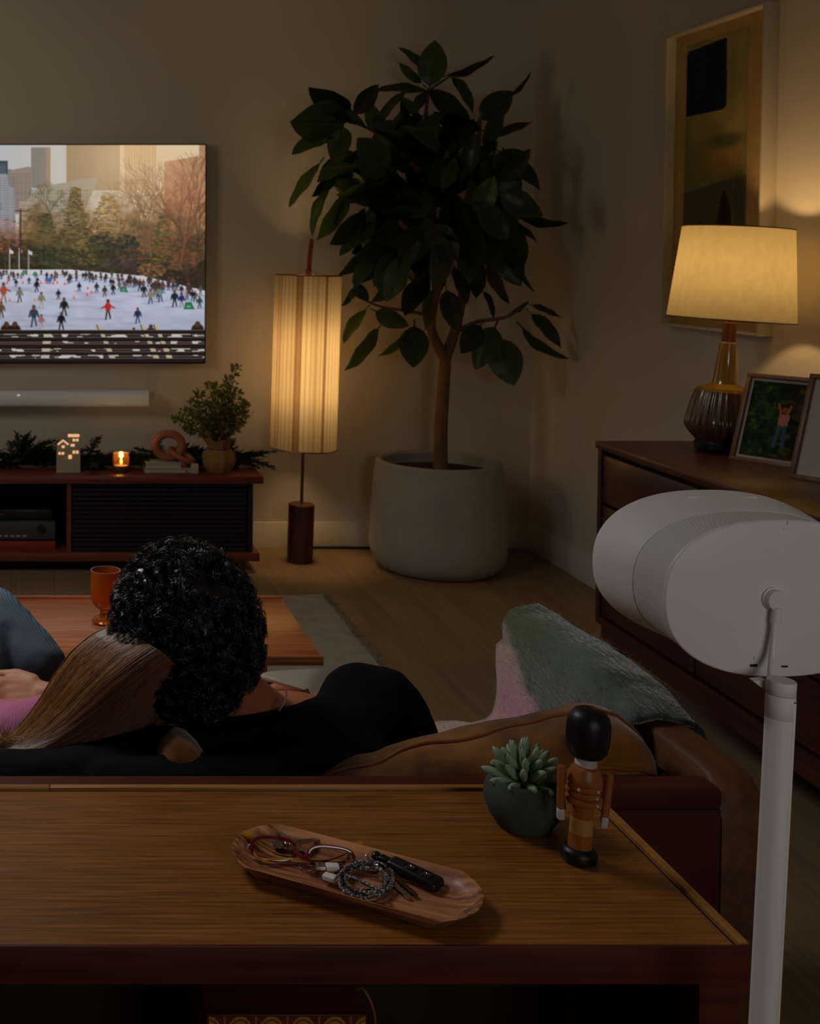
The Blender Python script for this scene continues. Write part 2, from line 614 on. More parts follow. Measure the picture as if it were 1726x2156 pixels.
def painted(name, cv, origin, ux, uz, mat, parent=None, world=False):
    """grid mesh whose vertex colours hold the picture; origin = top-left corner, ux/uz = full width / downward vectors"""
    H, W = cv.a.shape[:2]
    o = np.array(origin, float)
    U, V = np.array(ux, float), np.array(uz, float)
    if parent is not None and world:
        inv = Matrix.LocRotScale(parent.location, parent.rotation_euler, None).inverted()
        o = np.array(inv @ Vector(o))
        r3 = inv.to_3x3()
        U = np.array(r3 @ Vector(U))
        V = np.array(r3 @ Vector(V))
    fx = np.linspace(0, 1, W)
    fy = np.linspace(0, 1, H)
    co = o + fx[None, :, None] * U + fy[:, None, None] * V
    me = bpy.data.meshes.new(name)
    nq = (H - 1) * (W - 1)
    me.vertices.add(H * W)
    me.vertices.foreach_set('co', co.reshape(-1).astype(np.float32))
    idx = np.arange(H * W).reshape(H, W)
    q = np.stack([idx[:-1, :-1], idx[1:, :-1], idx[1:, 1:], idx[:-1, 1:]], -1).reshape(-1)
    me.loops.add(nq * 4)
    me.loops.foreach_set('vertex_index', q.astype(np.int32))
    me.polygons.add(nq)
    me.polygons.foreach_set('loop_start', (np.arange(nq) * 4).astype(np.int32))
    me.update(calc_edges=True)
    at = me.color_attributes.new('Col', 'FLOAT_COLOR', 'POINT')
    c = np.ones((H * W, 4), np.float32)
    c[:, :3] = lin_np(cv.a.reshape(-1, 3))
    at.data.foreach_set('color', c.reshape(-1))
    me.materials.append(mat)
    ob = bpy.data.objects.new(name, me)
    COL.objects.link(ob)
    if parent:
        ob.parent = parent
    return ob


# ------------------------------------------------------------------ soft bodies from overlapping tapered limbs
def capsule(bm, p0, r0, p1, r1, seg=16):
    tmp = bmesh.new()
    for p, r in ((p0, r0), (p1, r1)):
        rr = r if hasattr(r, '__len__') else (r, r, r)
        bmesh.ops.create_uvsphere(tmp, u_segments=seg, v_segments=10, radius=1,
                                  matrix=Matrix.Translation(p) @ Matrix.Diagonal((*rr, 1)))
    h = bmesh.ops.convex_hull(tmp, input=tmp.verts)
    junk = [g for g in h['geom_interior'] if isinstance(g, bmesh.types.BMVert)]
    bmesh.ops.delete(tmp, geom=list(set(junk)), context='VERTS')
    me = bpy.data.meshes.new('tmp')
    tmp.to_mesh(me)
    tmp.free()
    bm.from_mesh(me)
    bpy.data.meshes.remove(me)


def organic(name, bm, mat, voxel, parent=None, world=True, smooth_it=8, wrinkle=0.0, wscale=12, dec=None):
    me = bpy.data.meshes.new(name + '_src')
    bmesh.ops.recalc_face_normals(bm, faces=bm.faces)
    bm.to_mesh(me)
    bm.free()
    o = bpy.data.objects.new(name + '_src', me)
    COL.objects.link(o)
    m = o.modifiers.new('r', 'REMESH')
    m.mode = 'VOXEL'
    m.voxel_size = voxel
    m.use_smooth_shade = True
    if smooth_it:
        s = o.modifiers.new('s', 'SMOOTH')
        s.iterations = smooth_it
        s.factor = 0.5
    dg = bpy.context.evaluated_depsgraph_get()
    dg.update()
    me2 = bpy.data.meshes.new_from_object(o.evaluated_get(dg))
    bpy.data.objects.remove(o)
    bpy.data.meshes.remove(me)
    b2 = bmesh.new()
    b2.from_mesh(me2)
    bpy.data.meshes.remove(me2)
    if wrinkle:
        b2.normal_update()
        for v in b2.verts:
            p = v.co
            n = mnoise.noise(Vector((p.x * wscale, p.y * wscale, p.z * wscale * 1.8)))
            n2 = mnoise.noise(Vector((p.x * wscale * 2.7 + 9, p.y * wscale * 2.7, p.z * wscale * 3)))
            v.co += v.normal * wrinkle * ((1 - abs(n) * 3) * 0.7 + n2 * 0.6)
    return obj(name, b2, mat, parent, world=world, sharp=180)


def strands(name, paths, rad, mat, parent=None, colors=None, sides=3):
    """paths: array (N, S, 3) in world; thin 3-sided tubes joined in one mesh"""
    paths = np.asarray(paths, np.float64)
    N, S, _ = paths.shape
    t = np.gradient(paths, axis=1)
    t /= np.linalg.norm(t, axis=2, keepdims=True) + 1e-9
    ref = np.array([0.3, 0.5, 0.81])
    u = np.cross(t, ref)
    u /= np.linalg.norm(u, axis=2, keepdims=True) + 1e-9
    v = np.cross(t, u)
    taper = np.linspace(1, 0.25, S)[None, :, None]
    rr = (np.asarray(rad).reshape(-1, 1, 1) if hasattr(rad, '__len__') else rad) * taper
    vs = []
    for k in range(sides):
        a = 2 * PI * k / sides
        vs.append(paths + (u * math.cos(a) + v * math.sin(a)) * rr)
    co = np.stack(vs, 2).reshape(-1, 3)
    if parent is not None:
        inv = np.array(Matrix.LocRotScale(parent.location, parent.rotation_euler, None).inverted())
        co = co @ inv[:3, :3].T + inv[:3, 3]
    base = (np.arange(N) * S * sides)[:, None, None, None] + (np.arange(S - 1) * sides)[None, :, None, None]
    k = np.arange(sides)
    k2 = (k + 1) % sides
    q = np.stack([k, k2, k2 + sides, k + sides], -1)[None, None]
    q = (base + q).reshape(-1)
    nq = len(q) // 4
    me = bpy.data.meshes.new(name)
    me.vertices.add(len(co))
    me.vertices.foreach_set('co', co.reshape(-1).astype(np.float32))
    me.loops.add(nq * 4)
    me.loops.foreach_set('vertex_index', q.astype(np.int32))
    me.polygons.add(nq)
    me.polygons.foreach_set('loop_start', (np.arange(nq) * 4).astype(np.int32))
    me.update(calc_edges=True)
    me.shade_smooth()
    if colors is not None:
        at = me.color_attributes.new('Col', 'FLOAT_COLOR', 'POINT')
        c = np.ones((N, S * sides, 4), np.float32)
        c[:, :, :3] = colors[:, None, :]
        at.data.foreach_set('color', c.reshape(-1))
    me.materials.append(mat)
    o = bpy.data.objects.new(name, me)
    COL.objects.link(o)
    if parent:
        o.parent = parent
    return o


# ================================================================== ROOM
XR, YB, XL, YF, ZC = 2.394, 5.8, -2.8, -1.2, 2.8
struct(obj('wall_back', box(NB(), (XL - .1, YB, -.1), (XR + .1, YB + .1, ZC)), M['wall'], smooth=False))
struct(obj('wall_right', box(NB(), (XR, YF, -.1), (XR + .1, YB, ZC)), M['wall'], smooth=False))
struct(obj('wall_left', box(NB(), (XL - .1, YF, -.1), (XL, YB, ZC)), M['wall'], smooth=False))
struct(obj('wall_front', box(NB(), (XL - .1, YF - .1, -.1), (XR + .1, YF, ZC)), M['wall'], smooth=False))
struct(obj('ceiling', box(NB(), (XL - .1, YF - .1, ZC), (XR + .1, YB + .1, ZC + .1)), M['ceiling'], smooth=False))
fl = struct(obj('floor', box(NB(), (XL, YF, -.08), (XR, YB, -.012)), M['subfloor'], smooth=False))
pm = None
wdt = 0.19
x = XL
row = 0
while x < XR - 0.02:
    y = YF - random.uniform(0, 1.2)
    while y < YB:
        ln = random.uniform(1.3, 2.2)
        y0, y1 = max(y, YF), min(y + ln, YB)
        x1 = min(x + wdt, XR)
        if y1 - y0 > 0.05:
            if pm is None:
                pm = bpy.data.meshes.new('plank')
                bmp = box(NB(), (-.5, -.5, -.5), (.5, .5, .5))
                bmp.to_mesh(pm)
                bmp.free()
                pm.materials.append(M['plank'])
            o = bpy.data.objects.new('plank', pm)
            COL.objects.link(o)
            o.scale = (x1 - x - 0.0012, y1 - y0 - 0.0012, 0.012)
            o.location = ((x + x1) / 2, (y0 + y1) / 2, -0.006 + random.uniform(-.0004, 0))
            o.parent = fl
        y += ln
    x += wdt
    row += 1
# plank material uses world-sized grain
nt = M['plank'].node_tree
for n in list(nt.nodes):
    if n.type == 'TEX_COORD':
        g = nt.nodes.new('ShaderNodeNewGeometry')
        for l in list(nt.links):
            if l.from_node == n:
                nt.links.new(g.outputs['Position'], l.to_socket)


def baseboard(name, a, b_, nrm):
    bm = NB()
    a, b_ = Vector(a), Vector(b_)
    nrm = Vector(nrm)
    prof = [(0, 0), (0.016, 0), (0.016, 0.108), (0.010, 0.118), (0.010, 0.124), (0.0, 0.126)]
    loft(bm, [[p + nrm * d + Vector((0, 0, z)) for d, z in prof] for p in (a, b_)])
    return struct(obj(name, bm, M['trim']))


baseboard('baseboard_back', (XL, YB, 0), (XR, YB, 0), (0, -1, 0))
baseboard('baseboard_right', (XR, YF, 0), (XR, YB, 0), (-1, 0, 0))
baseboard('baseboard_left', (XL, YF, 0), (XL, YB, 0), (1, 0, 0))

# ------------------------------------------------------------------ rug
bm = NB()
nx, ny = 60, 60
vv = []
x0, x1, y0, y1 = -1.9, 1.19, 2.05, 4.98
for j in range(ny + 1):
    rowv = []
    for i in range(nx + 1):
        px_, py_ = x0 + (x1 - x0) * i / nx, y0 + (y1 - y0) * j / ny
        if i in (0, nx):
            px_ += random.uniform(-.015, .015)
        if j in (0, ny):
            py_ += random.uniform(-.012, .012)
        e = i in (0, nx) or j in (0, ny)
        rowv.append(bm.verts.new((px_, py_, 0.001 if e else 0.012 + 0.003 * mnoise.noise(Vector((px_ * 9, py_ * 9, 0))))))
    vv.append(rowv)
for j in range(ny):
    for i in range(nx):
        bm.faces.new((vv[j][i], vv[j][i + 1], vv[j + 1][i + 1], vv[j + 1][i]))
rug = thing('rug', 'grey wool rug with ragged edges under the coffee table', 'rug', (-.35, 3.5, 0))
obj('pile', bm, M['rug'], rug, world=True)
fr = []
for k in range(420):
    yy = random.uniform(y0, y1)
    a = np.array([x1 - .01, yy, .006])
    b_ = a + np.array([random.uniform(.02, .045), random.uniform(-.012, .012), -.003])
    fr.append([a + (b_ - a) * s for s in np.linspace(0, 1, 4)])
o = strands('fringe', fr, .0016, M['rug'], rug)
o['kind'] = 'stuff'

# ------------------------------------------------------------------ television
TX1 = P(434, 500, 5.745).x
TZ1, TZ0 = P(434, 303, 5.745).z, P(434, 766, 5.745).z
TH = TZ1 - TZ0
TW = TH * 1.775
TX0 = TX1 - TW
tv = thing('television', 'large wall-mounted television showing a crowded winter ice rink', 'television', ((TX0 + TX1) / 2, 5.77, TZ0))
obj('casing', box(NB(), (TX0, 5.745, TZ0), (TX1, 5.785, TZ1), .002), M['black'], tv, world=True)
obj('wall_bracket', box(NB(), (TX0 + .6, 5.783, TZ0 + .3), (TX1 - .6, 5.799, TZ1 - .3)), M['device_grey'], tv, world=True)

SCN = 640 / 821.0
cv = Canvas(640, 361, 434 - 821 + 1, 305, SCN)
X, Y = cv.X, cv.Y
sx = np.clip((X + 100) / 500, 0, 1)
sky = np.stack([168 + 40 * sx, 172 + 22 * sx, 182 - 18 * sx], -1)
cv.a[:] = sky
g = np.random.default_rng(3)


def windows(x0, y0, x1, y1, dx, dy, col, al=.35):
    y_ = y0 + 3
    while y_ < y1:
        x_ = x0 + 2
        while x_ < x1 - 1:
            cv.rect(x_, y_, x_ + dx * .5, y_ + dy * .55, col, al)
            x_ += dx
        y_ += dy


# skyline (left part outside the photograph continues it)
for bx in range(-380, -10, 46):
    h = g.uniform(330, 420)
    c = g.uniform(100, 140)
    cv.rect(bx, h, bx + 38, 560, (c, c * .98, c * .97))
    windows(bx, h, bx + 38, 520, 5, 6, (80, 84, 92))
cv.rect(140, 303, 253, 400, (150, 128, 100))
cv.rect(253, 303, 263, 400, (214, 196, 165))
cv.rect(262, 303, 330, 400, (196, 160, 122))
windows(264, 303, 330, 395, 5.5, 200, (150, 118, 88), .6)
windows(141, 303, 252, 395, 120, 3.5, (128, 108, 84), .35)
cv.poly([(347, 340), (420, 328), (420, 303), (436, 303), (436, 480), (347, 480)], (158, 118, 86))
cv.rect(66, 309, 107, 395, (128, 120, 112))
cv.rect(98, 309, 107, 395, (150, 128, 104))
windows(66, 311, 98, 392, 40, 3, (112, 104, 98), .4)
cv.poly([(22, 358), (62, 350), (68, 352), (68, 450), (22, 450)], (138, 124, 112))
windows(23, 362, 66, 445, 4.5, 5, (92, 80, 74), .55)
cv.rect(-4, 338, 18, 380, (58, 70, 76))
windows(-4, 342, 18, 378, 30, 4, (120, 130, 134), .4)
cv.poly([(-6, 366), (16, 366), (20, 392), (30, 396), (34, 470), (34, 520), (-6, 520)], (142, 142, 146))
windows(-5, 370, 32, 510, 4.2, 5.2, (92, 94, 102), .6)
cv.poly([(80, 394), (150, 382), (205, 372), (206, 384), (180, 440), (60, 470), (44, 440)], (150, 140, 124))
windows(60, 396, 190, 440, 6, 7, (108, 96, 80), .5)
cv.rect(42, 424, 150, 520, (150, 142, 132))
windows(44, 428, 148, 512, 5, 7, (96, 84, 76), .5)
# wooded bank
n1, n2, n3 = cv.noise((26, 20), 1), cv.noise((9, 8), 2), cv.noise((3.2, 3.2), 4)
tex = n1 * .4 + n2 * .35 + n3 * .35
ramp = np.clip((Y - (395 + 60 * n1 - 20 * sx)) / 70, 0, 1)
up = np.stack([134 + 0 * X, 104 + 0 * X, 68 + 0 * X], -1)
lo = np.stack([42 + 0 * X, 36 + 0 * X, 22 + 0 * X], -1)
dpt = np.clip((Y - 430) / 120, 0, 1)[..., None]
bank = (up * (1 - dpt) + lo * dpt) * (0.3 + 1.45 * tex[..., None])
am = np.where(Y < 622, np.clip(ramp * (0.75 + tex * .6), 0, 1), 0) * np.where(X < 40, np.clip((Y - 470) / 40, 0, 1), 1)
am = am[..., None]
cv.a = cv.a * (1 - am) + bank * am


def blotch(x, y, rx, ry, col, n, seed, al=.6, r=(2, 5)):
    gg = np.random.default_rng(seed)
    for _ in range(n):
        a_, d_ = gg.uniform(0, 2 * PI), gg.uniform(0, 1) ** .5
        k = gg.uniform(.7, 1.3)
        cv.ell(x + rx * d_ * math.cos(a_), y + ry * d_ * math.sin(a_), gg.uniform(*r), gg.uniform(*r) * .7, tuple(c * k for c in col), al, .8)


def fir(x, y0, y1, hw, col, seed):
    gg = np.random.default_rng(seed)
    n = int((y1 - y0) * hw * .13)
    for _ in range(n):
        f = gg.uniform(0, 1)
        yy = y0 + (y1 - y0) * f
        hwf = hw * (0.15 + .85 * f)
        xx = x + gg.uniform(-1, 1) * hwf
        k = gg.uniform(.35, 1.5)
        cv.ell(xx, yy, gg.uniform(2, 6), gg.uniform(.8, 2.0), tuple(min(235, c * k) for c in col), .55, .8)


def bare(x, y, ang, ln, wd, col, dep, gg, al=.8):
    x2, y2 = x + ln * math.cos(ang), y + ln * math.sin(ang)
    cv.line(x, y, x2, y2, wd, col, al)
    if dep <= 0:
        return
    for _ in range(2 if dep > 1 else 3):
        bare(x2, y2, ang + gg.uniform(-.55, .55), ln * gg.uniform(.65, .9), wd * .68, col, dep - 1, gg, al)


blotch(22, 500, 30, 42, (150, 92, 72), 130, 5, .4)
fir(160, 395, 560, 44, (96, 82, 46), 6)
fir(100, 450, 560, 40, (58, 62, 38), 7)
fir(345, 455, 560, 36, (84, 74, 38), 9)
fir(228, 410, 490, 50, (150, 122, 78), 10)
blotch(300, 470, 110, 60, (120, 86, 56), 420, 77, .28, (2, 7))
blotch(120, 470, 70, 50, (90, 76, 48), 240, 78, .3, (2, 7))
blotch(395, 480, 50, 90, (104, 64, 44), 300, 79, .35, (2, 7))
for (x_, y_, a_, l_, w_, c_, s_) in ((305, 520, -1.6, 34, 6, (104, 74, 48), 1), (398, 590, -1.62, 66, 8, (74, 50, 34), 2), (105, 468, -1.55, 20, 3, (96, 82, 60), 3),
                                    (415, 570, -1.5, 60, 4, (64, 42, 28), 4), (320, 540, -1.7, 46, 4, (112, 80, 52), 5), (250, 490, -1.5, 30, 3, (150, 116, 80), 6),
                                    (382, 560, -1.4, 50, 5, (110, 70, 50), 8), (-60, 520, -1.5, 30, 4, (90, 70, 50), 9), (-160, 520, -1.6, 30, 4, (90, 70, 50), 10)):
    gg = np.random.default_rng(s_)
    for rep in range(2):
        bare(x_, y_, a_, l_, w_, c_, 6, gg, .55)
blotch(215, 516, 34, 22, (44, 46, 32), 120, 11, .7)
blotch(268, 514, 26, 22, (40, 42, 30), 90, 12, .7)
blotch(130, 545, 60, 20, (52, 56, 38), 160, 13, .6)
blotch(340, 545, 90, 26, (110, 70, 44), 240, 14, .35)
blotch(260, 555, 44, 14, (66, 50, 46), 90, 15, .7)
blotch(320, 570, 30, 14, (120, 84, 50), 80, 16, .5)
blotch(400, 585, 50, 18, (52, 34, 24), 140, 17, .7)
blotch(30, 550, 50, 16, (56, 48, 34), 140, 18, .6)
for k in range(9):
    blotch(-370 + k * 42, 540, 30, 34, (80, 66, 44), 60, 30 + k, .5)
# low sun haze printed in the picture
hz = np.exp(-(((X - 285) / 125) ** 2 + ((Y - 325) / 95) ** 2))[..., None] * .62
cv.a = cv.a * (1 - hz) + np.array([224, 190, 140]) * hz
hz = np.exp(-(((X - 380) / 60) ** 2 + ((Y - 400) / 70) ** 2))[..., None] * .22
cv.a = cv.a * (1 - hz) + np.array([214, 130, 90]) * hz
cv.ell(88, 498, 28, 20, (150, 110, 60), .28, .8)
# ice
top = np.interp(X, [-400, 0, 150, 300, 434], [574, 569, 570, 583, 615])
ice = Y > top
st = cv.noise((22, 5), 21) * .5 + cv.noise((60, 14), 22) * .5
shine = np.clip((X + 50) / 480, 0, 1)
icec = np.stack([166 + 12 * st - 4 * shine, 170 + 14 * st - 2 * shine, 186 + 16 * st], -1) + (cv.noise((16, 9), 23)[..., None] - .5) * 16
icec *= np.clip(1.04 - (Y - 600)[..., None] / 900, .8, 1.1)
cv.a = np.where(ice[..., None], icec, cv.a)
for x_ in np.arange(-380, 436, 4):
    t_ = np.interp(x_, [-400, 0, 150, 300, 434], [574, 569, 570, 583, 615])
    cv.rect(x_, t_ - 1, x_ + 4.2, t_ + 9, (190, 190, 196))
    cv.rect(x_, t_ + 9, x_ + 4.2, t_ + 11, (168, 138, 84))
# flags and mast
for fx_, fy_, fc in ((21, 525, (210, 200, 200)), (41, 523, (178, 110, 110)), (61, 527, (200, 200, 205))):
    cv.line(fx_, fy_, fx_, 572, 1.3, (190, 188, 184))
    cv.poly([(fx_, fy_), (fx_ + 8, fy_ + 5), (fx_ + 7, fy_ + 11), (fx_, fy_ + 8)], fc, .9)
cv.line(44, 440, 44, 560, 2.4, (40, 40, 40))
cv.line(33, 444, 60, 444, 1.6, (40, 40, 40))
# shadows of the trees lying on the ice in the picture
for _ in range(26):
    xs_, ys_ = g.uniform(-300, 400), g.uniform(600, 690)
    cv.ell(xs_, ys_, g.uniform(16, 44), g.uniform(1.5, 4), (132, 138, 158), .35, .8)


def skater(x, y, h, coat, legs=(30, 30, 38), head=(90, 66, 54), arms=0):
    w_ = h * .15
    cv.ell(x - h * .25, y, h * .4, h * .04, (120, 126, 146), .5, .6)
    cv.line(x - w_ * .25, y - h * .45, x - w_ * .4 - h * .05, y, max(1.2, w_ * .5), legs)
    cv.line(x + w_ * .25, y - h * .45, x + w_ * .4 + h * .06, y - h * .05, max(1.2, w_ * .5), legs)
    cv.ell(x, y - h * .62, w_ * 1.05, h * .23, coat, 1, .4)
    cv.ell(x, y - h * .92, h * .085, h * .095, head, 1, .4)
    if arms:
        cv.line(x, y - h * .75, x - h * .32, y - h * .55, w_ * .5, coat)
        cv.line(x, y - h * .75, x + h * .32, y - h * .57, w_ * .5, coat)
    else:
        cv.line(x + w_, y - h * .72, x + w_ * 1.5, y - h * .45, w_ * .45, coat)
        cv.line(x - w_, y - h * .72, x - w_ * 1.4, y - h * .45, w_ * .45, coat)


pal = [(24, 24, 34), (40, 36, 40), (60, 44, 40), (30, 40, 66), (96, 70, 56), (20, 20, 26), (110, 50, 46), (70, 74, 80), (150, 130, 110), (40, 66, 60), (30, 30, 50)]
for _ in range(170):
    xs_ = g.uniform(-380, 430)
    t_ = np.interp(xs_, [-400, 0, 150, 300, 434], [574, 569, 570, 583, 615])
    ys_ = t_ + 8 + abs(g.normal(0, 12))
    h_ = 10 + (ys_ - 575) * .22
    skater(xs_, ys_, h_, pal[g.integers(len(pal))], pal[g.integers(4)])
for (x_, y_, h_) in [(205, 617, 22), (222, 626, 24), (240, 622, 24), (252, 600, 16), (270, 606, 20), (276, 598, 20), (285, 606, 24), (296, 614, 26), (305, 627, 28), (316, 604, 24),
                     (330, 622, 30), (358, 606, 22), (366, 608, 24), (377, 607, 24), (400, 624, 28), (78, 616, 26), (168, 615, 20), (182, 592, 20), (150, 596, 18)]:
    skater(x_, y_, h_, pal[g.integers(6)], pal[g.integers(4)])
skater(42, 638, 32, (110, 104, 92), (60, 54, 48))
skater(88, 650, 34, (120, 110, 96), (150, 140, 134))
skater(124, 632, 22, (26, 28, 36))
skater(136, 668, 40, (26, 24, 28), (40, 36, 36))
skater(72, 690, 46, (46, 52, 62), (52, 58, 72))
skater(88, 694, 30, (140, 96, 96), (150, 130, 130))
skater(130, 697, 38, (20, 18, 24), (20, 18, 22))
skater(229, 674, 42, (164, 34, 34), (30, 22, 26), (60, 40, 40), arms=1)
skater(292, 683, 34, (26, 34, 66), (50, 60, 86), (140, 50, 50))
skater(319, 641, 32, (130, 112, 96), (40, 50, 76))
skater(340, 637, 32, (96, 124, 128), (34, 44, 66), arms=1)
skater(370, 648, 36, (24, 26, 44), (22, 22, 30))
skater(385, 648, 30, (38, 34, 84), (130, 110, 110))
skater(8, 640, 44, (150, 70, 50), (130, 104, 84), arms=1)
skater(3, 672, 36, (90, 64, 48), (70, 50, 44))
for (x_, y_) in ((400, 653), (262, 616), (75, 581), (53, 577), (-90, 620)):
    q_ = .5 if y_ < 600 else (.75 if y_ < 640 else 1)
    cv.poly([(x_ - 11 * q_, y_), (x_ - 7 * q_, y_ - 15 * q_), (x_ + 6 * q_, y_ - 15 * q_), (x_ + 13 * q_, y_ + 1)], (30, 104, 66))
    cv.poly([(x_ - 6 * q_, y_ - 3 * q_), (x_ - 4 * q_, y_ - 9 * q_), (x_ + 3 * q_, y_ - 9 * q_), (x_ + 6 * q_, y_ - 3 * q_)], (96, 140, 120))
cv.poly([(96, 594), (98, 586), (107, 586), (109, 594)], (50, 90, 170))
for (x_, y_) in ((16, 596), (49, 597), (87, 597), (99, 597), (113, 598), (122, 597), (137, 599), (21, 634), (74, 634), (157, 628), (185, 622), (194, 617), (186, 608), (0, 632)):
    cv.poly([(x_ - 2.6, y_ + 3), (x_ - .6, y_ - 5), (x_ + .6, y_ - 5), (x_ + 2.6, y_ + 3)], (214, 84, 50))
# spectators and timber rail in front
for (x_, y_, r_) in ((14, 690, 11), (32, 690, 11), (284, 700, 6), (320, 695, 9), (419, 690, 12), (-60, 690, 12)):
    cv.ell(x_, y_ + 6, r_ * 1.1, r_ * 1.0, (34, 24, 22))
    cv.ell(x_, y_ - 5, r_ * .5, r_ * .55, (70, 46, 34))
snow = Y > 700
cv.a = np.where((Y > 706)[..., None], np.where((cv.noise((12, 3), 40) > .66)[..., None], (190, 184, 178), (34, 26, 24)), cv.a)
for (x_, w_) in ((205, 14), (298, 18), (326, 16), (150, 0), (-120, 16), (-240, 16)):
    if w_:
        cv.poly([(x_, 686), (x_ + 7, 685), (x_ + 44, 766), (x_ + 30, 766)], (176, 160, 132))
        cv.line(x_, 686, x_ + 30, 766, 1.6, (40, 30, 24))
for (x_, w_) in ((94, 16), (-20, 14), (-330, 14)):
    cv.poly([(x_, 700), (x_ + w_, 700), (x_ + w_ - 6, 766), (x_ - 8, 766)], (176, 166, 150))
for (y_, h_) in ((697, 8.5), (712, 9.5), (727, 9.5), (743, 8), (757, 10)):
    cv.rect(-400, y_, 440, y_ + h_, (24, 18, 18))
    cv.rect(-400, y_ - .3, 440, y_ + 1.2, (92, 76, 64))
    cv.rect(-400, y_ + h_ + 1.0, 440, y_ + h_ + 2.2, (150, 140, 132), .5)
cv.rect(-400, 766, 440, 770, (10, 10, 10))
M['screen'] = vcol_mat('screen_picture', 0.3, emit=1.0)
painted('screen', cv, (TX0 + .006, 5.7440, TZ1 - .006), (TW - .012, 0, 0), (0, 0, -(TH - .012)), M['screen'], tv, world=True)

# ------------------------------------------------------------------ soundbar
sb_x1 = P(311, 840, 5.69).x
sb_z1, sb_z0 = P(200, 823, 5.69).z, P(200, 859, 5.69).z
sbt = thing('soundbar', 'long pale grey soundbar mounted on the wall below the television', 'soundbar', (sb_x1 - .57, 5.75, sb_z0))
bm = NB()
ringz = []
hh = (sb_z1 - sb_z0) / 2
sec = []
for k in range(20):
    a = 2 * PI * k / 20
    cx_, sx_ = math.cos(a), math.sin(a)
    sec.append((5.74 + .05 * math.copysign(abs(cx_) ** .6, cx_), (sb_z0 + sb_z1) / 2 + hh * math.copysign(abs(sx_) ** .6, sx_)))
loft(bm, [[(xx, yy, zz) for yy, zz in sec] for xx in (sb_x1 - 1.14, sb_x1)])
obj('body', bm, M['soundbar'], sbt, world=True)
bm = NB()
loft(bm, [[(xx, 5.74 + (yy - 5.74) * 1.01, (sb_z0 + sb_z1) / 2 + (zz - (sb_z0 + sb_z1) / 2) * 1.02) for yy, zz in sec] for xx in (sb_x1, sb_x1 + .006)])
obj('end_cap', bm, M['white2'], sbt, world=True)
bm = NB()
p = P(39, 832, 5.688)
box(bm, (p.x - .006, 5.6875, p.z - .0012), (p.x + .006, 5.6895, p.z + .0012))
obj('indicator_light', bm, M['led'], sbt, world=True)
obj('wall_bracket', box(NB(), (sb_x1 - .9, 5.77, sb_z0 + .02), (sb_x1 - .3, 5.80, sb_z1 - .02)), M['device_grey'], sbt, world=True)

# ------------------------------------------------------------------ media cabinet
CYF, CYB = 5.33, 5.72
cz = P(300, 1003, CYF).z
cz2 = P(300, 1019, CYF).z
cxr = P(555, 1010, CYF).x
cxb = P(534, 1090, CYF).x
zs1, zs0 = P(300, 1165, CYF).z, P(300, 1183, CYF).z
cxl = cxr - 2.35
cab = thing('media_cabinet', 'low dark walnut media cabinet with slatted sliding door under the television', 'cabinet', ((cxl + cxr) / 2, 5.52, 0))
obj('top', box(NB(), (cxl, CYF, cz2), (cxr, CYB, cz), .003), M['cab_wood'], cab, world=True)
obj('bottom_board', box(NB(), (cxl + .02, CYF + .005, zs0), (cxr - .015, CYB, zs1), .003), M['cab_wood'], cab, world=True)
obj('side_panel', box(NB(), (cxb - .022, CYF + .02, zs1), (cxb, CYB, cz2)), M['cab_dark'], cab, world=True)
obj('side_panel', box(NB(), (cxl + .045, CYF + .02, zs1), (cxl + .067, CYB, cz2)), M['cab_dark'], cab, world=True)
obj('back_panel', box(NB(), (cxl + .06, CYB - .02, zs1), (cxb - .02, CYB - .008, cz2)), M['cab_dark'], cab, world=True)
dx0 = P(150, 1090, CYF).x
obj('divider', box(NB(), (dx0 - .02, CYF + .02, zs1), (dx0, CYB - .02, cz2)), M['cab_wood'], cab, world=True)
ddx = dx0 - .02 - 0.62
obj('divider', box(NB(), (ddx - .02, CYF + .02, zs1), (ddx, CYB - .02, cz2)), M['cab_wood'], cab, world=True)
for (a, b_) in ((dx0 + .001, cxb - .023), (cxl + .068, ddx - .021)):
    door = obj('sliding_door', box(NB(), (a, CYF + .04, zs1 + .001), (b_, CYF + .046, cz2 - .001)), M['cab_dark'], cab, world=True)
    ns = 15
    hz_ = (cz2 - zs1 - .002) / ns
    for k in range(ns):
        s = obj('slat', box(NB(), (a + .002, CYF + .027, zs1 + .002 + k * hz_), (b_ - .002, CYF + .04, zs1 + .002 + (k + 1) * hz_ - .004), .003, 1), M['cab_dark'], cab, world=True)
        s.parent = door
for lx in (cxl + .15, cxr - .13, (cxl + cxr) / 2):
    for ly in (CYF + .06, CYB - .08):
        obj('leg', box(NB(), (lx - .025, ly, 0), (lx + .025, ly + .05, zs0)), M['cab_dark'], cab, world=True)
# equipment in the open bay
xs0, xs1 = ddx + .01, dx0 - .03
rc = thing('receiver', 'black stereo receiver in the open bay of the media cabinet', 'electronics', ((xs0 + xs1) / 2, 5.5, zs1 + .036))
xa, xb = xs0 + .10, P(118, 1120, 5.42).x
obj('housing', box(NB(), (xa, 5.42, zs1 + .036), (xb, 5.68, zs1 + .13), .004), M['device'], rc, world=True)
obj('front_panel', box(NB(), (xa + .005, 5.412, zs1 + .044), (xb - .005, 5.421, zs1 + .124), .002), M['device_grey'], rc, world=True)
for k in range(2):
    bm = NB()
    lathe(bm, [(.018, 0), (.017, .014)], 20)
    bm.transform(Matrix.Translation((xa + .07 + k * (xb - xa - .14), 5.412, zs1 + .095)) @ Matrix.Rotation(R(90), 4, 'X'))
    obj('knob', bm, M['device'], rc, world=True)
for k in range(7):
    obj('button', box(NB(), (xa + .14 + k * .028, 5.409, zs1 + .056), (xa + .158 + k * .028, 5.412, zs1 + .064)), M['silver'], rc, world=True)
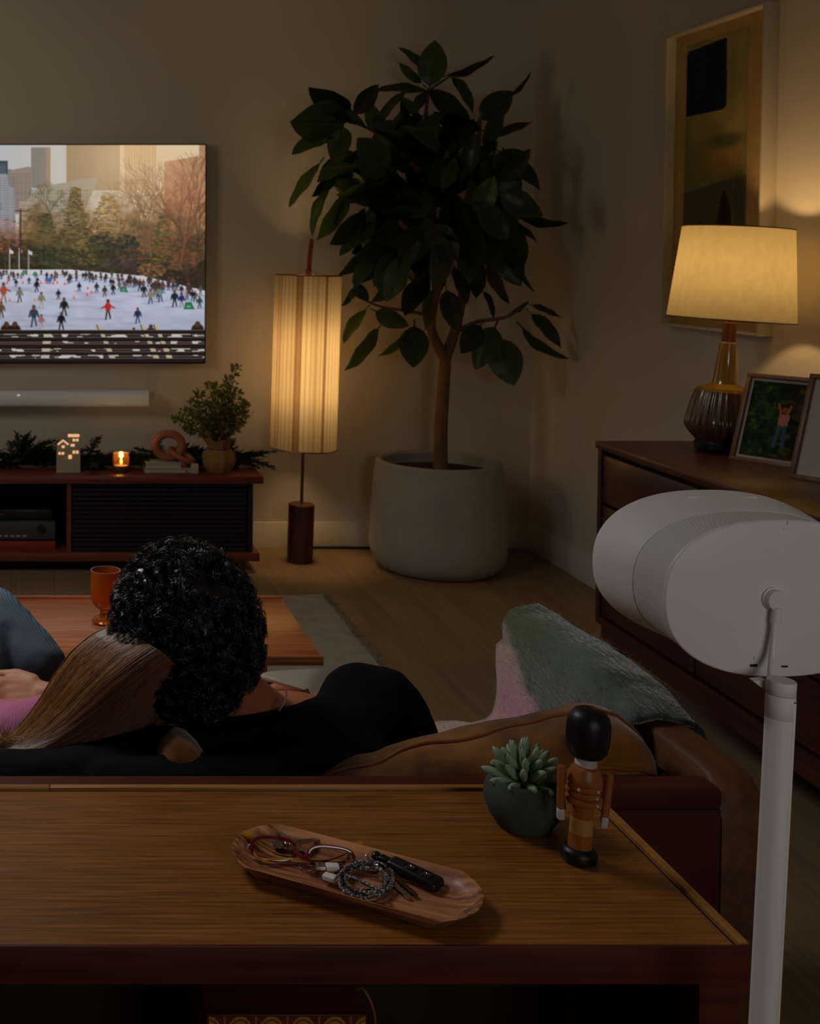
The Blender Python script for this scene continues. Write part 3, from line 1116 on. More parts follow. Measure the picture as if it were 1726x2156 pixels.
rb = thing('red_book', 'flat red book lying under the black receiver in the cabinet', 'book', ((xa + xb) / 2, 5.5, zs1))
obj('cover', box(NB(), (xa - .02, 5.40, zs1), (P(116, 1150, 5.4).x, 5.66, zs1 + .006), .001), M['redbook'], rb, world=True)
obj('cover', box(NB(), (xa - .02, 5.40, zs1 + .029), (P(116, 1150, 5.4).x, 5.66, zs1 + .035), .001), M['redbook'], rb, world=True)
obj('spine', box(NB(), (xa - .02, 5.398, zs1), (P(116, 1150, 5.4).x, 5.403, zs1 + .035), .001), M['redbook'], rb, world=True)
obj('pages', box(NB(), (xa - .015, 5.404, zs1 + .006), (P(116, 1150, 5.4).x - .006, 5.655, zs1 + .029)), M['paper'], rb, world=True)
mb = thing('disc_player', 'slim black disc player on top of the receiver in the cabinet', 'electronics', ((xa + xb) / 2, 5.5, zs1 + .13))
obj('housing', box(NB(), (xa + .02, 5.44, zs1 + .131), (xb - .02, 5.66, zs1 + .175), .003), M['device'], mb, world=True)
obj('disc_tray', box(NB(), (xa + .08, 5.437, zs1 + .15), (xa + .22, 5.441, zs1 + .158)), M['device_grey'], mb, world=True)


# ------------------------------------------------------------------ cedar garland along the cabinet top
def sprig(paths, base, d, ln, gg):
    """flat cedar spray: a rib with side needles"""
    d = d / np.linalg.norm(d)
    up = np.array([0, 0, 1.0])
    s_ = np.cross(d, up)
    s_ /= np.linalg.norm(s_) + 1e-6
    n = 12
    droop = gg.uniform(.1, .5)
    pts = [base + d * ln * t - up * droop * ln * t * t for t in np.linspace(0, 1, n)]
    paths.append(np.array([pts[int(round(i))] for i in np.linspace(0, n - 1, 5)]))
    for i in range(1, n):
        for sd in (-1, 1):
            for q in range(2):
                L = ln * .32 * (1 - .6 * i / n) * gg.uniform(.7, 1.2)
                dr = d * .8 + s_ * sd * gg.uniform(.5, 1.0) + up * gg.uniform(-.5, .5)
                a_ = np.array(pts[i])
                paths.append(np.array([a_ + dr * L * t - up * .2 * L * t * t for t in np.linspace(0, 1, 5)]))


gg = np.random.default_rng(5)
paths = []
gx0, gx1 = cxl + .15, P(540, 985, 5.5).x
for k in range(300):
    f = gg.uniform(0, 1)
    xx = gx0 + (gx1 - gx0) * f
    base = np.array([xx, 5.55 + gg.uniform(-.03, .05), cz + .02 + gg.uniform(0, .03)])
    a_ = gg.uniform(0, 2 * PI)
    sprig(paths, base, np.array([math.cos(a_) * 1.4, math.sin(a_) * .45, gg.uniform(.0, .55)]), gg.uniform(.09, .17), gg)
for (px_, py_, n) in ((70, 935, 10), (50, 945, 8), (160, 965, 8), (480, 985, 8), (390, 950, 10), (110, 955, 8)):
    for k in range(n):
        b0 = np.array(P(px_ - 20 + gg.uniform(-12, 12), py_ + 18, 5.56))
        sprig(paths, b0, np.array([gg.uniform(-.2, 1.2), gg.uniform(-.3, .2), gg.uniform(.3, 1.0)]), gg.uniform(.08, .15), gg)
gar = thing('cedar_garland', 'dark green cedar garland lying along the top of the media cabinet', 'garland', (0, 5.55, cz))
o = strands('foliage', paths, .0042, M['cedar'], gar)
o['kind'] = 'stuff'
bm = NB()
tube(bm, smooth_path([(gx0 + (gx1 - gx0) * t, 5.56 + .015 * math.sin(t * 17), cz + .014) for t in np.linspace(0, .97, 12)], 4), .007, 6)
obj('vine_stem', bm, M['twig'], gar, world=True)

# ------------------------------------------------------------------ porcelain house lantern
pl, pr = P(119, 960, 5.43).x, P(169, 960, 5.43).x
hb = cz
ht1, ht2 = P(140, 930, 5.43).z, P(155, 914, 5.43).z
lan = thing('house_lantern', 'small white porcelain house lantern with glowing cut-out windows', 'lantern', ((pl + pr) / 2, 5.45, cz))
mid = pl + (pr - pl) * .5
bm = NB()
zeave = ht1 - .02
loft(bm, [[(pl, yy, hb), (mid, yy, hb), (mid, yy, zeave), ((pl + mid) / 2, yy, ht1 + .012), (pl, yy, zeave)] for yy in (5.42, 5.49)])
box(bm, (mid, 5.42, hb), (pr, 5.49, ht2), .001)
obj('walls', bm, M['porcelain'], lan, world=True, smooth=False)


def px_box(bm, x0, y0, x1, y1, Yd, th=.002):
    a, b_ = P(x0, y0, Yd), P(x1, y1, Yd)
    box(bm, (a.x, Yd - th, b_.z), (b_.x, Yd, a.z), .0015, 2)


for (x0_, y0_, x1_, y1_) in ((143, 914, 167, 920), (153, 924, 158, 929), (160, 924, 165, 929), (149, 935, 157, 940), (153, 949, 158, 955), (160, 949, 165, 955),
                            (144, 958, 151, 966), (130, 938, 136, 943), (123, 952, 128, 957), (130, 952, 135, 957)):
    bm = NB()
    px_box(bm, x0_, y0_, x1_, y1_, 5.4195)
    obj('lit_window', bm, M['glow'], lan, world=True)
bm = NB()
tube(bm, [P(122, 936, 5.419), P(133, 927, 5.419), P(144, 936, 5.419)], .0045, 6)
obj('lit_roof_edge', bm, M['glow'], lan, world=True)
# candle glass
cp = P(255, 970, 5.44)
can = thing('candle_glass', 'amber glass votive candle burning among the cedar garland', 'candle', (cp.x, 5.44, cz))
bm = NB()
lathe(bm, [(.030, 0.0), (.037, .02), (.040, .05), (.039, .088), (.036, .088), (.036, .05), (.033, .012), (.0, .012)], 28, cap1=False)
M['amber_glass'] = pbr('amber_votive', lin((240, 190, 130)), 0.15, trans=0.9)
obj('glass_cup', bm, M['amber_glass'], can)
bm = NB()
lathe(bm, [(.031, .013), (.031, .032), (0, .033)], 24)
obj('wax', bm, M['porcelain'], can)
bm = NB()
lathe(bm, [(.0005, .034), (.006, .042), (.007, .05), (.003, .064), (.0003, .07)], 12)
obj('flame', bm, M['flame'], can)
point('candle_light', (0, -.0, .075), .35, (1, .55, .2), .01, can)
# two books
bk = thing('small_books', 'two pale flat books stacked under the terracotta ring on the cabinet', 'books', (P(355, 990, 5.45).x, 5.45, cz))
a, b_ = P(306, 990, 5.42), P(404, 990, 5.42)
bk.name = 'book'
bk['label'] = 'lower pale flat book under the terracotta link ring on the cabinet'
bk['category'] = 'book'
obj('pages', box(NB(), (a.x, 5.42, cz + .003), (b_.x - .004, 5.55, cz + .018)), M['paper'], bk, world=True)
for zz in (0, .018):
    obj('cover', box(NB(), (a.x - .002, 5.417, cz + zz), (b_.x, 5.553, cz + zz + .003)), M['paper'], bk, world=True)
bk2 = thing('book', 'upper pale book with red spine end on the media cabinet', 'book', ((a.x + b_.x) / 2, 5.45, cz + .021))
obj('pages', box(NB(), (a.x + .004, 5.424, cz + .024), (b_.x - .03, 5.548, cz + .04)), M['paper'], bk2, world=True)
for zz in (.0211, .040):
    obj('cover', box(NB(), (a.x + .002, 5.421, cz + zz), (b_.x - .026, 5.551, cz + zz + .003)), M['paper'], bk2, world=True)
obj('spine', box(NB(), (b_.x - .05, 5.4205, cz + .0215), (b_.x - .026, 5.424, cz + .043)), M['redbook'], bk2, world=True)
# terracotta links
rg = thing('link_ring', 'terracotta coloured wooden chain link ornament standing on the books', 'ornament', (P(357, 960, 5.47).x, 5.47, cz + .043))
c0 = P(355, 938, 5.48)
bm = NB()
pts = [(c0.x + .062 * math.cos(t), 5.48, c0.z + .055 * math.sin(t)) for t in np.linspace(0, 2 * PI, 33)[:-1]]
tube(bm, pts, .0195, 10, closed=True)
obj('link', bm, M['terracotta'], rg, world=True)
bm = NB()
c1 = P(380, 958, 5.47)
pts = []
for t in np.linspace(0, 2 * PI, 33)[:-1]:
    u, v = .060 * math.cos(t), .042 * math.sin(t)
    pts.append((c1.x + u * .88 + .004, 5.46 + v * .9, c1.z - u * .42 + v * .25))
tube(bm, pts, .0125, 10, closed=True)
obj('link', bm, M['terracotta'], rg, world=True)
bl = thing('wooden_block', 'small pale wooden block beside the books on the media cabinet', 'ornament', (P(410, 985, 5.41).x, 5.41, cz))
obj('block', box(NB(), (-.016, -.012, 0), (.016, .012, .044), .003), M['paper'], bl)
# bush in burlap
pc = P(460, 990, 5.47)
bush = thing('wrapped_bush', 'small leafy evergreen bush in a burlap wrapped pot on the cabinet', 'plant', (pc.x, 5.47, cz))
bm = NB()
prof = [(.060, 0), (.070, .02), (.078, .05), (.070, .085), (.048, .105), (.052, .125), (.075, .155), (.062, .150), (.040, .11)]
lathe(bm, prof, 40, ribs=9, rib_amp=.05, cap1=True)
for v in bm.verts:
    if v.co.z > .11:
        v.co.z += .02 * mnoise.noise(v.co * 30)
obj('burlap_wrap', bm, M['burlap'], bush)
bm = NB()
tube(bm, [(.049 * math.cos(t), .049 * math.sin(t), .105) for t in np.linspace(0, 2 * PI, 25)[:-1]], .003, 6, closed=True)
obj('twine', bm, M['twig'], bush)
stems, tips = NB(), []
gg = np.random.default_rng(8)
S_ = 5.47 / 2500
targets = [(498, 775), (480, 800), (440, 812), (420, 830), (405, 850), (388, 865), (372, 885), (395, 905), (420, 880), (440, 850), (460, 830), (480, 840), (500, 830),
           (512, 850), (518, 872), (505, 890), (490, 870), (470, 865), (450, 885), (430, 905), (470, 900), (495, 905), (455, 815), (486, 820), (410, 870), (515, 855)]
bm_l = NB()


def small_leaf(bm, p, d, L, W, n=3):
    d = Vector(d).normalized()
    s_ = d.cross(Vector((gg.uniform(-1, 1), gg.uniform(-1, 1), gg.uniform(-.3, 1)))).normalized()
    p = Vector(p)
    v = [bm.verts.new(p), bm.verts.new(p + d * L * .5 + s_ * W), bm.verts.new(p + d * L), bm.verts.new(p + d * L * .5 - s_ * W)]
    m_ = bm.verts.new(p + d * L * .5 + s_.cross(d) * W * .3)
    for i in range(4):
        bm.faces.new((v[i], v[(i + 1) % 4], m_))


for (tx, ty) in targets:
    e = P(tx, ty, 5.47 + gg.uniform(-.09, .07))
    s0 = Vector((pc.x + gg.uniform(-.01, .01), 5.47, cz + .10))
    mid_ = s0.lerp(e, .5) + Vector((0, 0, .03))
    path = smooth_path([s0, mid_, e], 6)
    tube(stems, path, [.0035 * (1 - .7 * i / (len(path) - 1)) for i in range(len(path))], 5)
    for q in path[4:]:
        for _ in range(7):
            dv = Vector((gg.normal(), gg.normal(), gg.normal() * .8 + .3))
            small_leaf(bm_l, q + dv * .006, dv, gg.uniform(.018, .03), gg.uniform(.006, .009))
    for _ in range(9):
        dv = Vector((gg.normal(), gg.normal(), gg.normal() * .6 + .5))
        small_leaf(bm_l, e + dv * .004, dv, gg.uniform(.02, .034), gg.uniform(.007, .010))
obj('stem', stems, M['twig'], bush, world=True)
o = obj('foliage', bm_l, M['bush_leaf'], bush, world=True, smooth=False)
o['kind'] = 'stuff'

# ------------------------------------------------------------------ floor lamp
flp = G(631, 1181, 0)
fp = thing('floor_lamp', 'floor lamp with tall glowing pleated cylinder shade and dark wooden foot', 'lamp', (flp.x, flp.y, 0), (0, R(1.3), 0))
k_ = flp.y / F_PX
bm = NB()
lathe(bm, [(.057, 0), (.060, .004), (.060, .268), (.057, .272), (0, .272)], 40)
obj('base', bm, M['lampbase'], fp)
bm = NB()
lathe(bm, [(.0075, .27), (.0075, 1.33)], 14)
obj('pole', bm, M['brass'], fp)
Z0, Z1 = .535, 1.345
bm = NB()
NP = 168
gg = np.random.default_rng(4)
tone = []
k = 0
while k < NP:
    wd_ = gg.integers(3, 9)
    t_ = gg.choice([.40, .62, 1.0, 1.0, .82])
    for _ in range(wd_):
        tone.append(t_)
        k += 1
tone = np.array(tone[:NP])
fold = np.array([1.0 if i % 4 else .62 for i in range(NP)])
rings = []
zl = list(np.linspace(Z0, Z1, 14))
for zz in zl:
    ring = []
    for i in range(NP):
        a = 2 * PI * i / NP
        r_ = .150 + (.0035 if i % 4 == 0 else 0) + .0012 * math.sin(i * 1.7 + zz * 3)
        ring.append((r_ * math.cos(a), r_ * math.sin(a), zz))
    rings.append(ring)
rv = loft(bm, rings, True, False, False)
sh = obj('shade', bm, None, fp, sharp=180)
M['pleat'] = shade_mat('pleated_fabric', (.8, .68, .48), .5, vcol=True)
sh.data.materials.append(M['pleat'])
at = sh.data.color_attributes.new('Col', 'FLOAT_COLOR', 'POINT')
c = np.ones((len(sh.data.vertices), 4), np.float32)
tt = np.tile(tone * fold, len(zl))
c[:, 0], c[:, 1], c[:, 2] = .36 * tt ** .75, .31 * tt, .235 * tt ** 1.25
at.data.foreach_set('color', c.reshape(-1))
for zz in (Z0, Z1):
    bm = NB()
    tube(bm, [(.152 * math.cos(t), .152 * math.sin(t), zz) for t in np.linspace(0, 2 * PI, 61)[:-1]], .0028, 6, closed=True)
    obj('shade_ring', bm, M['brass'], fp)
bm = NB()
for a in (0, PI * 2 / 3, PI * 4 / 3):
    tube(bm, [(0, 0, Z1 - .02), (.15 * math.cos(a), .15 * math.sin(a), Z1 - .004)], .002, 6)
obj('spider', bm, M['brass'], fp)
bm = NB()
pts = smooth_path([(-.004, 0, Z1 - .01), (-.003, 0, Z1 + .08), (.004, 0, Z1 + .155), (.012, 0, Z1 + .165), (.014, 0, Z1 + .15), (.008, 0, Z1 + .07), (.006, 0, Z1)], 5)
tube(bm, pts, .006, 8)
box(bm, (-.013, -.008, Z1 - .012), (.013, .008, Z1 + .03), .003)
obj('carry_handle', bm, M['handle_leather'], fp)
for zz, pw in ((.80, 6.0), (1.01, 6.2)):
    bm = NB()
    ellipsoid(bm, (.0, 0, zz), (.024, .024, .032))
    M['bulb'] = M.get('bulb') or pbr('frosted_bulb', (.9, .8, .6), .5)
    obj('bulb', bm, M['bulb'], fp)
    l = point('bulb_light', (0, 0, zz + .02), pw, (1.0, .64, .25), .05, fp)
# cord behind the lamp
bm = NB()
tube(bm, smooth_path([(flp.x, flp.y + .05, .005), (flp.x + .02, 5.72, .006), (flp.x + .12, 5.765, .008), (1.62, 5.76, .008), (1.75, 5.77, .01)], 8), .006, 8)
cd = obj('power_cord', bm, M['black'])
tag(cd, 'dark power cord running along the baseboard from lamp to planter', 'cord')

# ------------------------------------------------------------------ planter and fig tree
pot = thing('planter', 'very large pale stone planter on the floor in the room corner', 'planter', (1.815, 5.42, 0))
bm = NB()
lathe(bm, [(.235, 0), (.262, .012), (.292, .05), (.304, .10), (.304, .16), (.296, .30), (.284, .44), (.276, .492), (.268, .500), (.256, .500), (.246, .492), (.250, .44), (.25, .42)], 72)
obj('shell', bm, M['pot'], pot)
bm = NB()
lathe(bm, [(.249, .40), (.249, .446), (.15, .455), (0.0, .46)], 40)
obj('soil', bm, M['soil'], pot)

TY = 5.42
tree = thing('fig_tree', 'tall bushy rubber fig tree with broad dark leaves in the planter', 'tree', (1.815, TY, .455))


def B(px, py, dy=0):
    return P(px, py, TY + dy)


limbs = [
    ([(927, 985, 0), (928, 900, 0), (933, 820, 0), (938, 752, 0)], (.033, .026)),
    ([(938, 756, 0), (915, 715, 0), (907, 680, 0), (915, 630, -.02), (926, 575, -.03), (905, 525, -.05), (865, 490, -.08), (810, 440, -.1), (760, 400, -.1)], (.026, .008)),
    ([(938, 752, 0), (958, 695, .02), (973, 625, .03), (985, 560, .03), (1005, 480, .03), (1012, 400, .02), (1008, 320, .02), (1010, 250, 0)], (.026, .007)),
    ([(924, 570, -.03), (915, 480, 0), (900, 380, 0), (893, 280, 0), (903, 185, 0)], (.016, .007)),
    ([(963, 697, .02), (1005, 678, 0), (1065, 668, -.03), (1100, 645, -.03)], (.011, .005)),
    ([(908, 665, 0), (860, 655, -.03), (800, 645, -.05), (755, 625, -.06)], (.010, .004)),
    ([(900, 380, 0), (850, 330, -.05), (790, 280, -.08), (730, 250, -.1)], (.012, .005)),
    ([(1012, 400, .02), (1050, 350, 0), (1060, 310, 0)], (.009, .004)),
    ([(1000, 490, .03), (1050, 470, -.02), (1095, 460, -.04)], (.010, .004)),
    ([(865, 490, -.08), (830, 500, -.1), (790, 530, -.1)], (.008, .003)),
    ([(985, 560, .03), (1020, 530, 0), (1055, 515, -.04)], (.009, .004)),
    ([(903, 190, 0), (930, 172, 0), (948, 160, 0)], (.007, .004)),
    ([(790, 280, -.08), (760, 340, -.15), (700, 355, -.18)], (.006, .003)),
]
for i, (pp, (ra, rb_)) in enumerate(limbs):
    bm = NB()
    path = smooth_path([B(*q) for q in pp], 6)
    n = len(path)
    tube(bm, path, [ra + (rb_ - ra) * j / (n - 1) for j in range(n)], 10 if i < 3 else 7)
    obj('trunk' if i == 0 else 'branch', bm, M['bark'], tree, world=True)


def leaf_mesh(name, curl, fold_, wr):
    bm = NB()
    nu, nv = 9, 4
    L = 1.0
    grid = []
    for i in range(nu):
        t = i / (nu - 1)
        wdt_ = wr * (math.sin(PI * t ** .85)) ** .75 * (1 if t < .9 else .75) + .002
        rowv = []
        for j in range(-nv // 2, nv // 2 + 1):
            s_ = j / (nv / 2)
            z_ = -curl * t * t + fold_ * abs(s_) * wdt_ + .015 * math.sin(t * 14 + j)
            rowv.append(bm.verts.new((s_ * wdt_, t * L, z_)))
        grid.append(rowv)
    for i in range(nu - 1):
        for j in range(nv):
            bm.faces.new((grid[i][j], grid[i][j + 1], grid[i + 1][j + 1], grid[i + 1][j]))
    tube(bm, [(0, -.16, .0), (0, -.05, -.004), (0, .3, -.006 - curl * .09), (0, .8, -.004 - curl * .64)], [.012, .012, .010, .004], 4)
    bmesh.ops.recalc_face_normals(bm, faces=bm.faces)
    me = bpy.data.meshes.new(name)
    bm.to_mesh(me)
    bm.free()
    me.shade_smooth()
    me.materials.append(M['fig_leaf'])
    return me


LM = [leaf_mesh('leaf_a', .10, .25, .22), leaf_mesh('leaf_b', .22, .35, .20), leaf_mesh('leaf_c', .02, .15, .24)]
# base x, base y, tip x, tip y, facing (1 = broadside), depth offset of base, depth offset of tip
LV = [
    (905, 182, 916, 83, 1, -.02, -.04), (893, 152, 850, 92, .55, 0, 0), (888, 175, 838, 132, .6, 0, .03), (945, 158, 1044, 126, .35, 0, 0), (950, 162, 1007, 228, .6, 0, -.05),
    (904, 189, 988, 250, .7, 0, -.05), (1010, 252, 1080, 190, 1, 0, -.02), (1066, 205, 1125, 163, .25, 0, 0), (1035, 290, 1120, 255, .4, 0, 0), (1020, 300, 1062, 225, .8, -.02, -.04),
    (1010, 274, 916, 250, .8, -.02, -.06), (1010, 345, 962, 272, .7, 0, -.05), (1050, 318, 1142, 392, .6, 0, -.06), (1020, 330, 1050, 300, .9, 0, -.03), (1055, 322, 1105, 318, .5, 0, 0),
    (905, 195, 795, 180, .3, 0, -.02), (800, 262, 848, 178, .5, -.05, -.08), (745, 240, 797, 178, .9, -.1, -.12), (738, 234, 650, 192, .8, -.1, -.2), (770, 268, 688, 218, .45, -.1, -.2),
    (730, 256, 612, 258, .95, -.1, -.22), (700, 282, 615, 316, .6, -.1, -.2), (722, 265, 705, 338, 1, -.1, -.18), (800, 285, 770, 212, .8, -.06, -.08), (890, 245, 815, 302, .7, -.03, -.1),
    (900, 195, 862, 238, .9, 0, .05), (785, 318, 722, 340, .7, -.1, -.15), (772, 328, 668, 372, .6, -.1, -.2), (797, 392, 797, 313, 1, -.12, -.2), (672, 345, 607, 435, .4, -.15, -.2),
    (708, 362, 660, 418, .7, -.15, -.22), (692, 400, 641, 488, .5, -.12, -.2), (735, 405, 668, 508, .6, -.12, -.2), (728, 420, 698, 474, .7, -.1, -.1), (770, 437, 728, 486, .6, -.1, -.1),
    (790, 470, 714, 537, .55, -.1, -.15), (812, 500, 752, 555, .8, -.1, -.15), (838, 510, 796, 566, .7, -.08, -.1), (860, 515, 828, 580, .8, -.08, -.1), (785, 540, 743, 602, .8, -.06, -.1),
    (857, 565, 797, 640, .75, -.05, -.1), (897, 580, 851, 664, .8, -.03, -.1), (898, 600, 903, 695, .6, 0, -.05), (790, 655, 857, 690, .95, -.06, -.12), (798, 690, 727, 782, .45, -.05, -.1),
    (770, 652, 718, 718, .6, -.05, -.08), (857, 698, 809, 757, .45, -.02, -.05), (872, 686, 870, 774, 1, -.02, -.08), (740, 625, 720, 645, .7, -.05, -.05), (745, 598, 776, 634, 1, -.06, -.08),
    (940, 610, 958, 695, .9, -.03, -.08), (1012, 685, 972, 742, 1, -.03, -.08), (1042, 688, 1003, 772, 1, -.04, -.1), (1048, 712, 1082, 812, 1, -.04, -.1), (1118, 660, 1186, 728, .65, -.03, -.05),
    (1100, 690, 1181, 770, .45, -.03, -.03), (1118, 642, 1182, 668, .35, -.03, 0), (1078, 656, 1117, 636, .5, -.03, 0), (1016, 612, 1050, 670, .45, 0, -.03), (1025, 552, 1070, 640, .5, 0, -.04),
    (1050, 515, 1095, 602, 1, -.04, -.1), (1100, 570, 1116, 618, .4, -.04, -.05), (996, 540, 1003, 628, .85, 0, -.06), (1090, 455, 1191, 478, .4, -.04, -.1), (1058, 468, 1137, 496, .4, -.04, -.06),
    (1048, 425, 1098, 376, 1, -.02, -.05), (1038, 440, 1098, 446, .8, -.02, -.05), (870, 340, 945, 318, .7, -.05, -.1), (900, 360, 985, 335, .6, 0, -.1), (760, 470, 735, 520, .6, -.1, -.1),
    (900, 540, 880, 600, .7, -.06, -.1), (760, 600, 725, 640, .6, -.06, -.06), (1070, 470, 1110, 560, .7, -.04, -.08), (880, 250, 850, 200, .7, -.03, -.05), (955, 560, 985, 640, .6, 0, -.08),
]
gg = np.random.default_rng(21)
for k in range(130):
    a_, d_ = gg.uniform(0, 2 * PI), gg.uniform(0, 1) ** .5
    x_, y_ = 900 + 165 * d_ * math.cos(a_), 405 + 140 * d_ * math.sin(a_)
    if (x_ - 930) ** 2 / 90 ** 2 + (y_ - 250) ** 2 / 60 ** 2 < 1 and k % 3:
        continue
    dr = math.atan2(y_ - 430, x_ - 920) + gg.normal(0, .7)
    L_ = gg.uniform(72, 108)
    dd = gg.uniform(-.28, .22)
    LV.append((x_, y_, x_ + L_ * math.cos(dr), y_ + L_ * math.sin(dr) + 14, gg.uniform(.5, 1), dd, dd - gg.uniform(0, .08)))
for k in range(30):
    x_, y_ = 930 + gg.uniform(-75, 75), 410 + gg.uniform(-90, 100)
    dr = gg.uniform(0, 2 * PI)
    L_ = gg.uniform(75, 105)
    LV.append((x_, y_, x_ + L_ * math.cos(dr), y_ + L_ * math.sin(dr), gg.uniform(.6, 1), gg.uniform(-.12, .15), gg.uniform(-.15, .1)))
for k, (bx, by, tx, ty, fc, d0, d1) in enumerate(LV):
    if max(bx, tx) < 772 and 325 < by < 430 and ty < 512:
        d0, d1 = .02, .04
    if max(bx, tx) > 1120:
        d0, d1 = d0 - .08, d1 - .14
    p0, p1 = B(bx, by, min(d0, .28)), B(tx, ty, min(d1, .28))
    if max(p0.x, p1.x) > 2.36:
        continue
    yv = (p1 - p0)
    L_ = yv.length
    yv.normalize()
    tocam = (Vector((0, 0, EYE)) - p0).normalized()
    zv = (tocam - yv * tocam.dot(yv)).normalized()
    ang = math.acos(min(1, fc)) * (1 if k % 2 else -1) * (.95)
    zv = Matrix.Rotation(ang, 3, yv) @ zv
    xv = yv.cross(zv)
    o = bpy.data.objects.new('leaf', LM[k % 3])
    COL.objects.link(o)
    o.parent = tree
    broad = 1.4 if fc > .9 else (1.15 if fc > .65 else 1.0)
    mtx = Matrix((xv * L_ * broad, yv * L_, zv * L_)).transposed().to_4x4()
    mtx.translation = p0 - Vector(tree.location)
    o.matrix_local = mtx

# ------------------------------------------------------------------ framed painting on the right wall
fy1 = 4.50
fy0 = 3.886
fz1, fz0 = 2.264, 1.175
fx = XR - .05
art = thing('framed_painting', 'tall deep-framed abstract painting with navy square on the right wall', 'painting', (XR, (fy0 + fy1) / 2, fz0))
t_ = .010
obj('frame_rail', box(NB(), (fx, fy0, fz0), (XR, fy0 + t_, fz1), .001), M['frame_gold'], art, world=True)
obj('frame_rail', box(NB(), (fx, fy1 - t_, fz0), (XR, fy1, fz1), .001), M['frame_gold'], art, world=True)
obj('frame_rail', box(NB(), (fx, fy0 + t_, fz1 - t_), (XR, fy1 - t_, fz1), .001), M['frame_gold'], art, world=True)
obj('frame_rail', box(NB(), (fx, fy0 + t_, fz0), (XR, fy1 - t_, fz0 + t_), .001), M['frame_gold'], art, world=True)
AW, AH = 150, 260
cv = Canvas(AW, AH, 0, 0, 1)
cv.a[:] = (178, 150, 96)
n_ = cv.noise((18, 18), 50)[..., None]
n2_ = cv.noise((5, 5), 51)[..., None]
cv.a *= .96 + .08 * n2_
x0_, x1_, y0_, y1_ = 18, 117, 9, 236
m_ = ((cv.X > x0_) & (cv.X < x1_) & (cv.Y > y0_) & (cv.Y < y1_))[..., None]
cv.a = np.where(m_, np.array([150, 136, 84]) * (.85 + .3 * n_), cv.a)
gv = np.clip((cv.Y - 80) / 60, 0, 1)[..., None]
cv.a = np.where(m_, cv.a * (1 - gv * .5) + np.array([104, 104, 78]) * gv * .5, cv.a)
cv.ell(78, 116, 30, 14, (186, 142, 56), .6, .9)
cv.ell(84, 100, 24, 6, (80, 76, 54), .7, .9)
cv.poly([(18, 141), (117, 130), (117, 236), (18, 236)], (92, 84, 60), .8)
cv.poly([(18, 147), (62, 141), (64, 236), (18, 236)], (98, 78, 54), .6)
cv.ell(106, 150, 8, 22, (64, 74, 36), .7, .9)
cv.poly([(70, 178), (78, 148), (84, 140), (92, 156), (98, 182), (104, 236), (62, 236)], (62, 16, 18), .9)
cv.ell(86, 160, 7, 12, (30, 12, 14), .7, .8)
cv.poly([(34, 236), (38, 178), (46, 166), (58, 190), (64, 236)], (74, 18, 18), .85)
cv.poly([(19, 20), (22, 16), (83, 13), (85, 70), (80, 73), (20, 74)], (12, 18, 50))
cv.poly([(36, 28), (56, 26), (46, 64), (34, 62)], (18, 26, 62), .5)
M['print'] = vcol_mat('printed_art', .7, spec=.2, bump=(200, .2, .001))
painted('canvas', cv, (XR - .015, fy1 - t_, fz1 - t_), (0, -(fy1 - fy0 - 2 * t_), 0), (0, 0, -(fz1 - fz0 - 2 * t_)), M['print'], art, world=True)

# ------------------------------------------------------------------ dresser along the right wall
DX, DZ, DY1, DY0 = 1.83, .83, 3.894, 2.15
dr = thing('dresser', 'long dark red wooden dresser with drawers along the right wall', 'dresser', ((DX + XR) / 2, 3.0, 0))
zb = .23
obj('top', box(NB(), (DX - .008, DY0, DZ - .024), (XR - .02, DY1 + .004, DZ), .003), M['dresser'], dr, world=True)
obj('side_panel', box(NB(), (DX, DY1 - .024, zb), (XR - .02, DY1, DZ - .024)), M['dresser'], dr, world=True)
obj('side_panel', box(NB(), (DX, DY0, zb), (XR - .02, DY0 + .024, DZ - .024)), M['dresser'], dr, world=True)
obj('back_panel', box(NB(), (XR - .03, DY0 + .024, zb), (XR - .02, DY1 - .024, DZ - .024)), M['dresser_dark'], dr, world=True)
obj('bottom_board', box(NB(), (DX, DY0 + .024, zb), (XR - .03, DY1 - .024, zb + .024)), M['dresser'], dr, world=True)
obj('inner_frame', box(NB(), (DX + .03, DY0 + .024, zb + .024), (DX + .05, DY1 - .024, DZ - .024)), M['dresser_dark'], dr, world=True)
cols = 3
yl = [DY1 - .024 - i * (DY1 - DY0 - .048) / cols for i in range(cols + 1)]
zl = [DZ - .036, .628, .436, zb + .028]
for i in range(cols):
    for j in range(3):
        d_ = obj('drawer', box(NB(), (DX + .004, yl[i + 1] + .004, zl[j + 1] + .004), (DX + .03, yl[i] - .004, zl[j] - .006), .003), M['dresser'], dr, world=True)
obj('plinth_rail', box(NB(), (DX + .01, DY0 + .02, zb - .05), (DX + .035, DY1 - .02, zb)), M['dresser'], dr, world=True)
for ly in (DY0 + .06, DY1 - .09):
    for lx in (DX + .05, XR - .08):
        bm = NB()
        lathe(bm, [(.014, 0), (.022, zb)], 16, c=(lx, ly, 0))
        obj('leg', bm, M['dresser_dark'], dr, world=True)

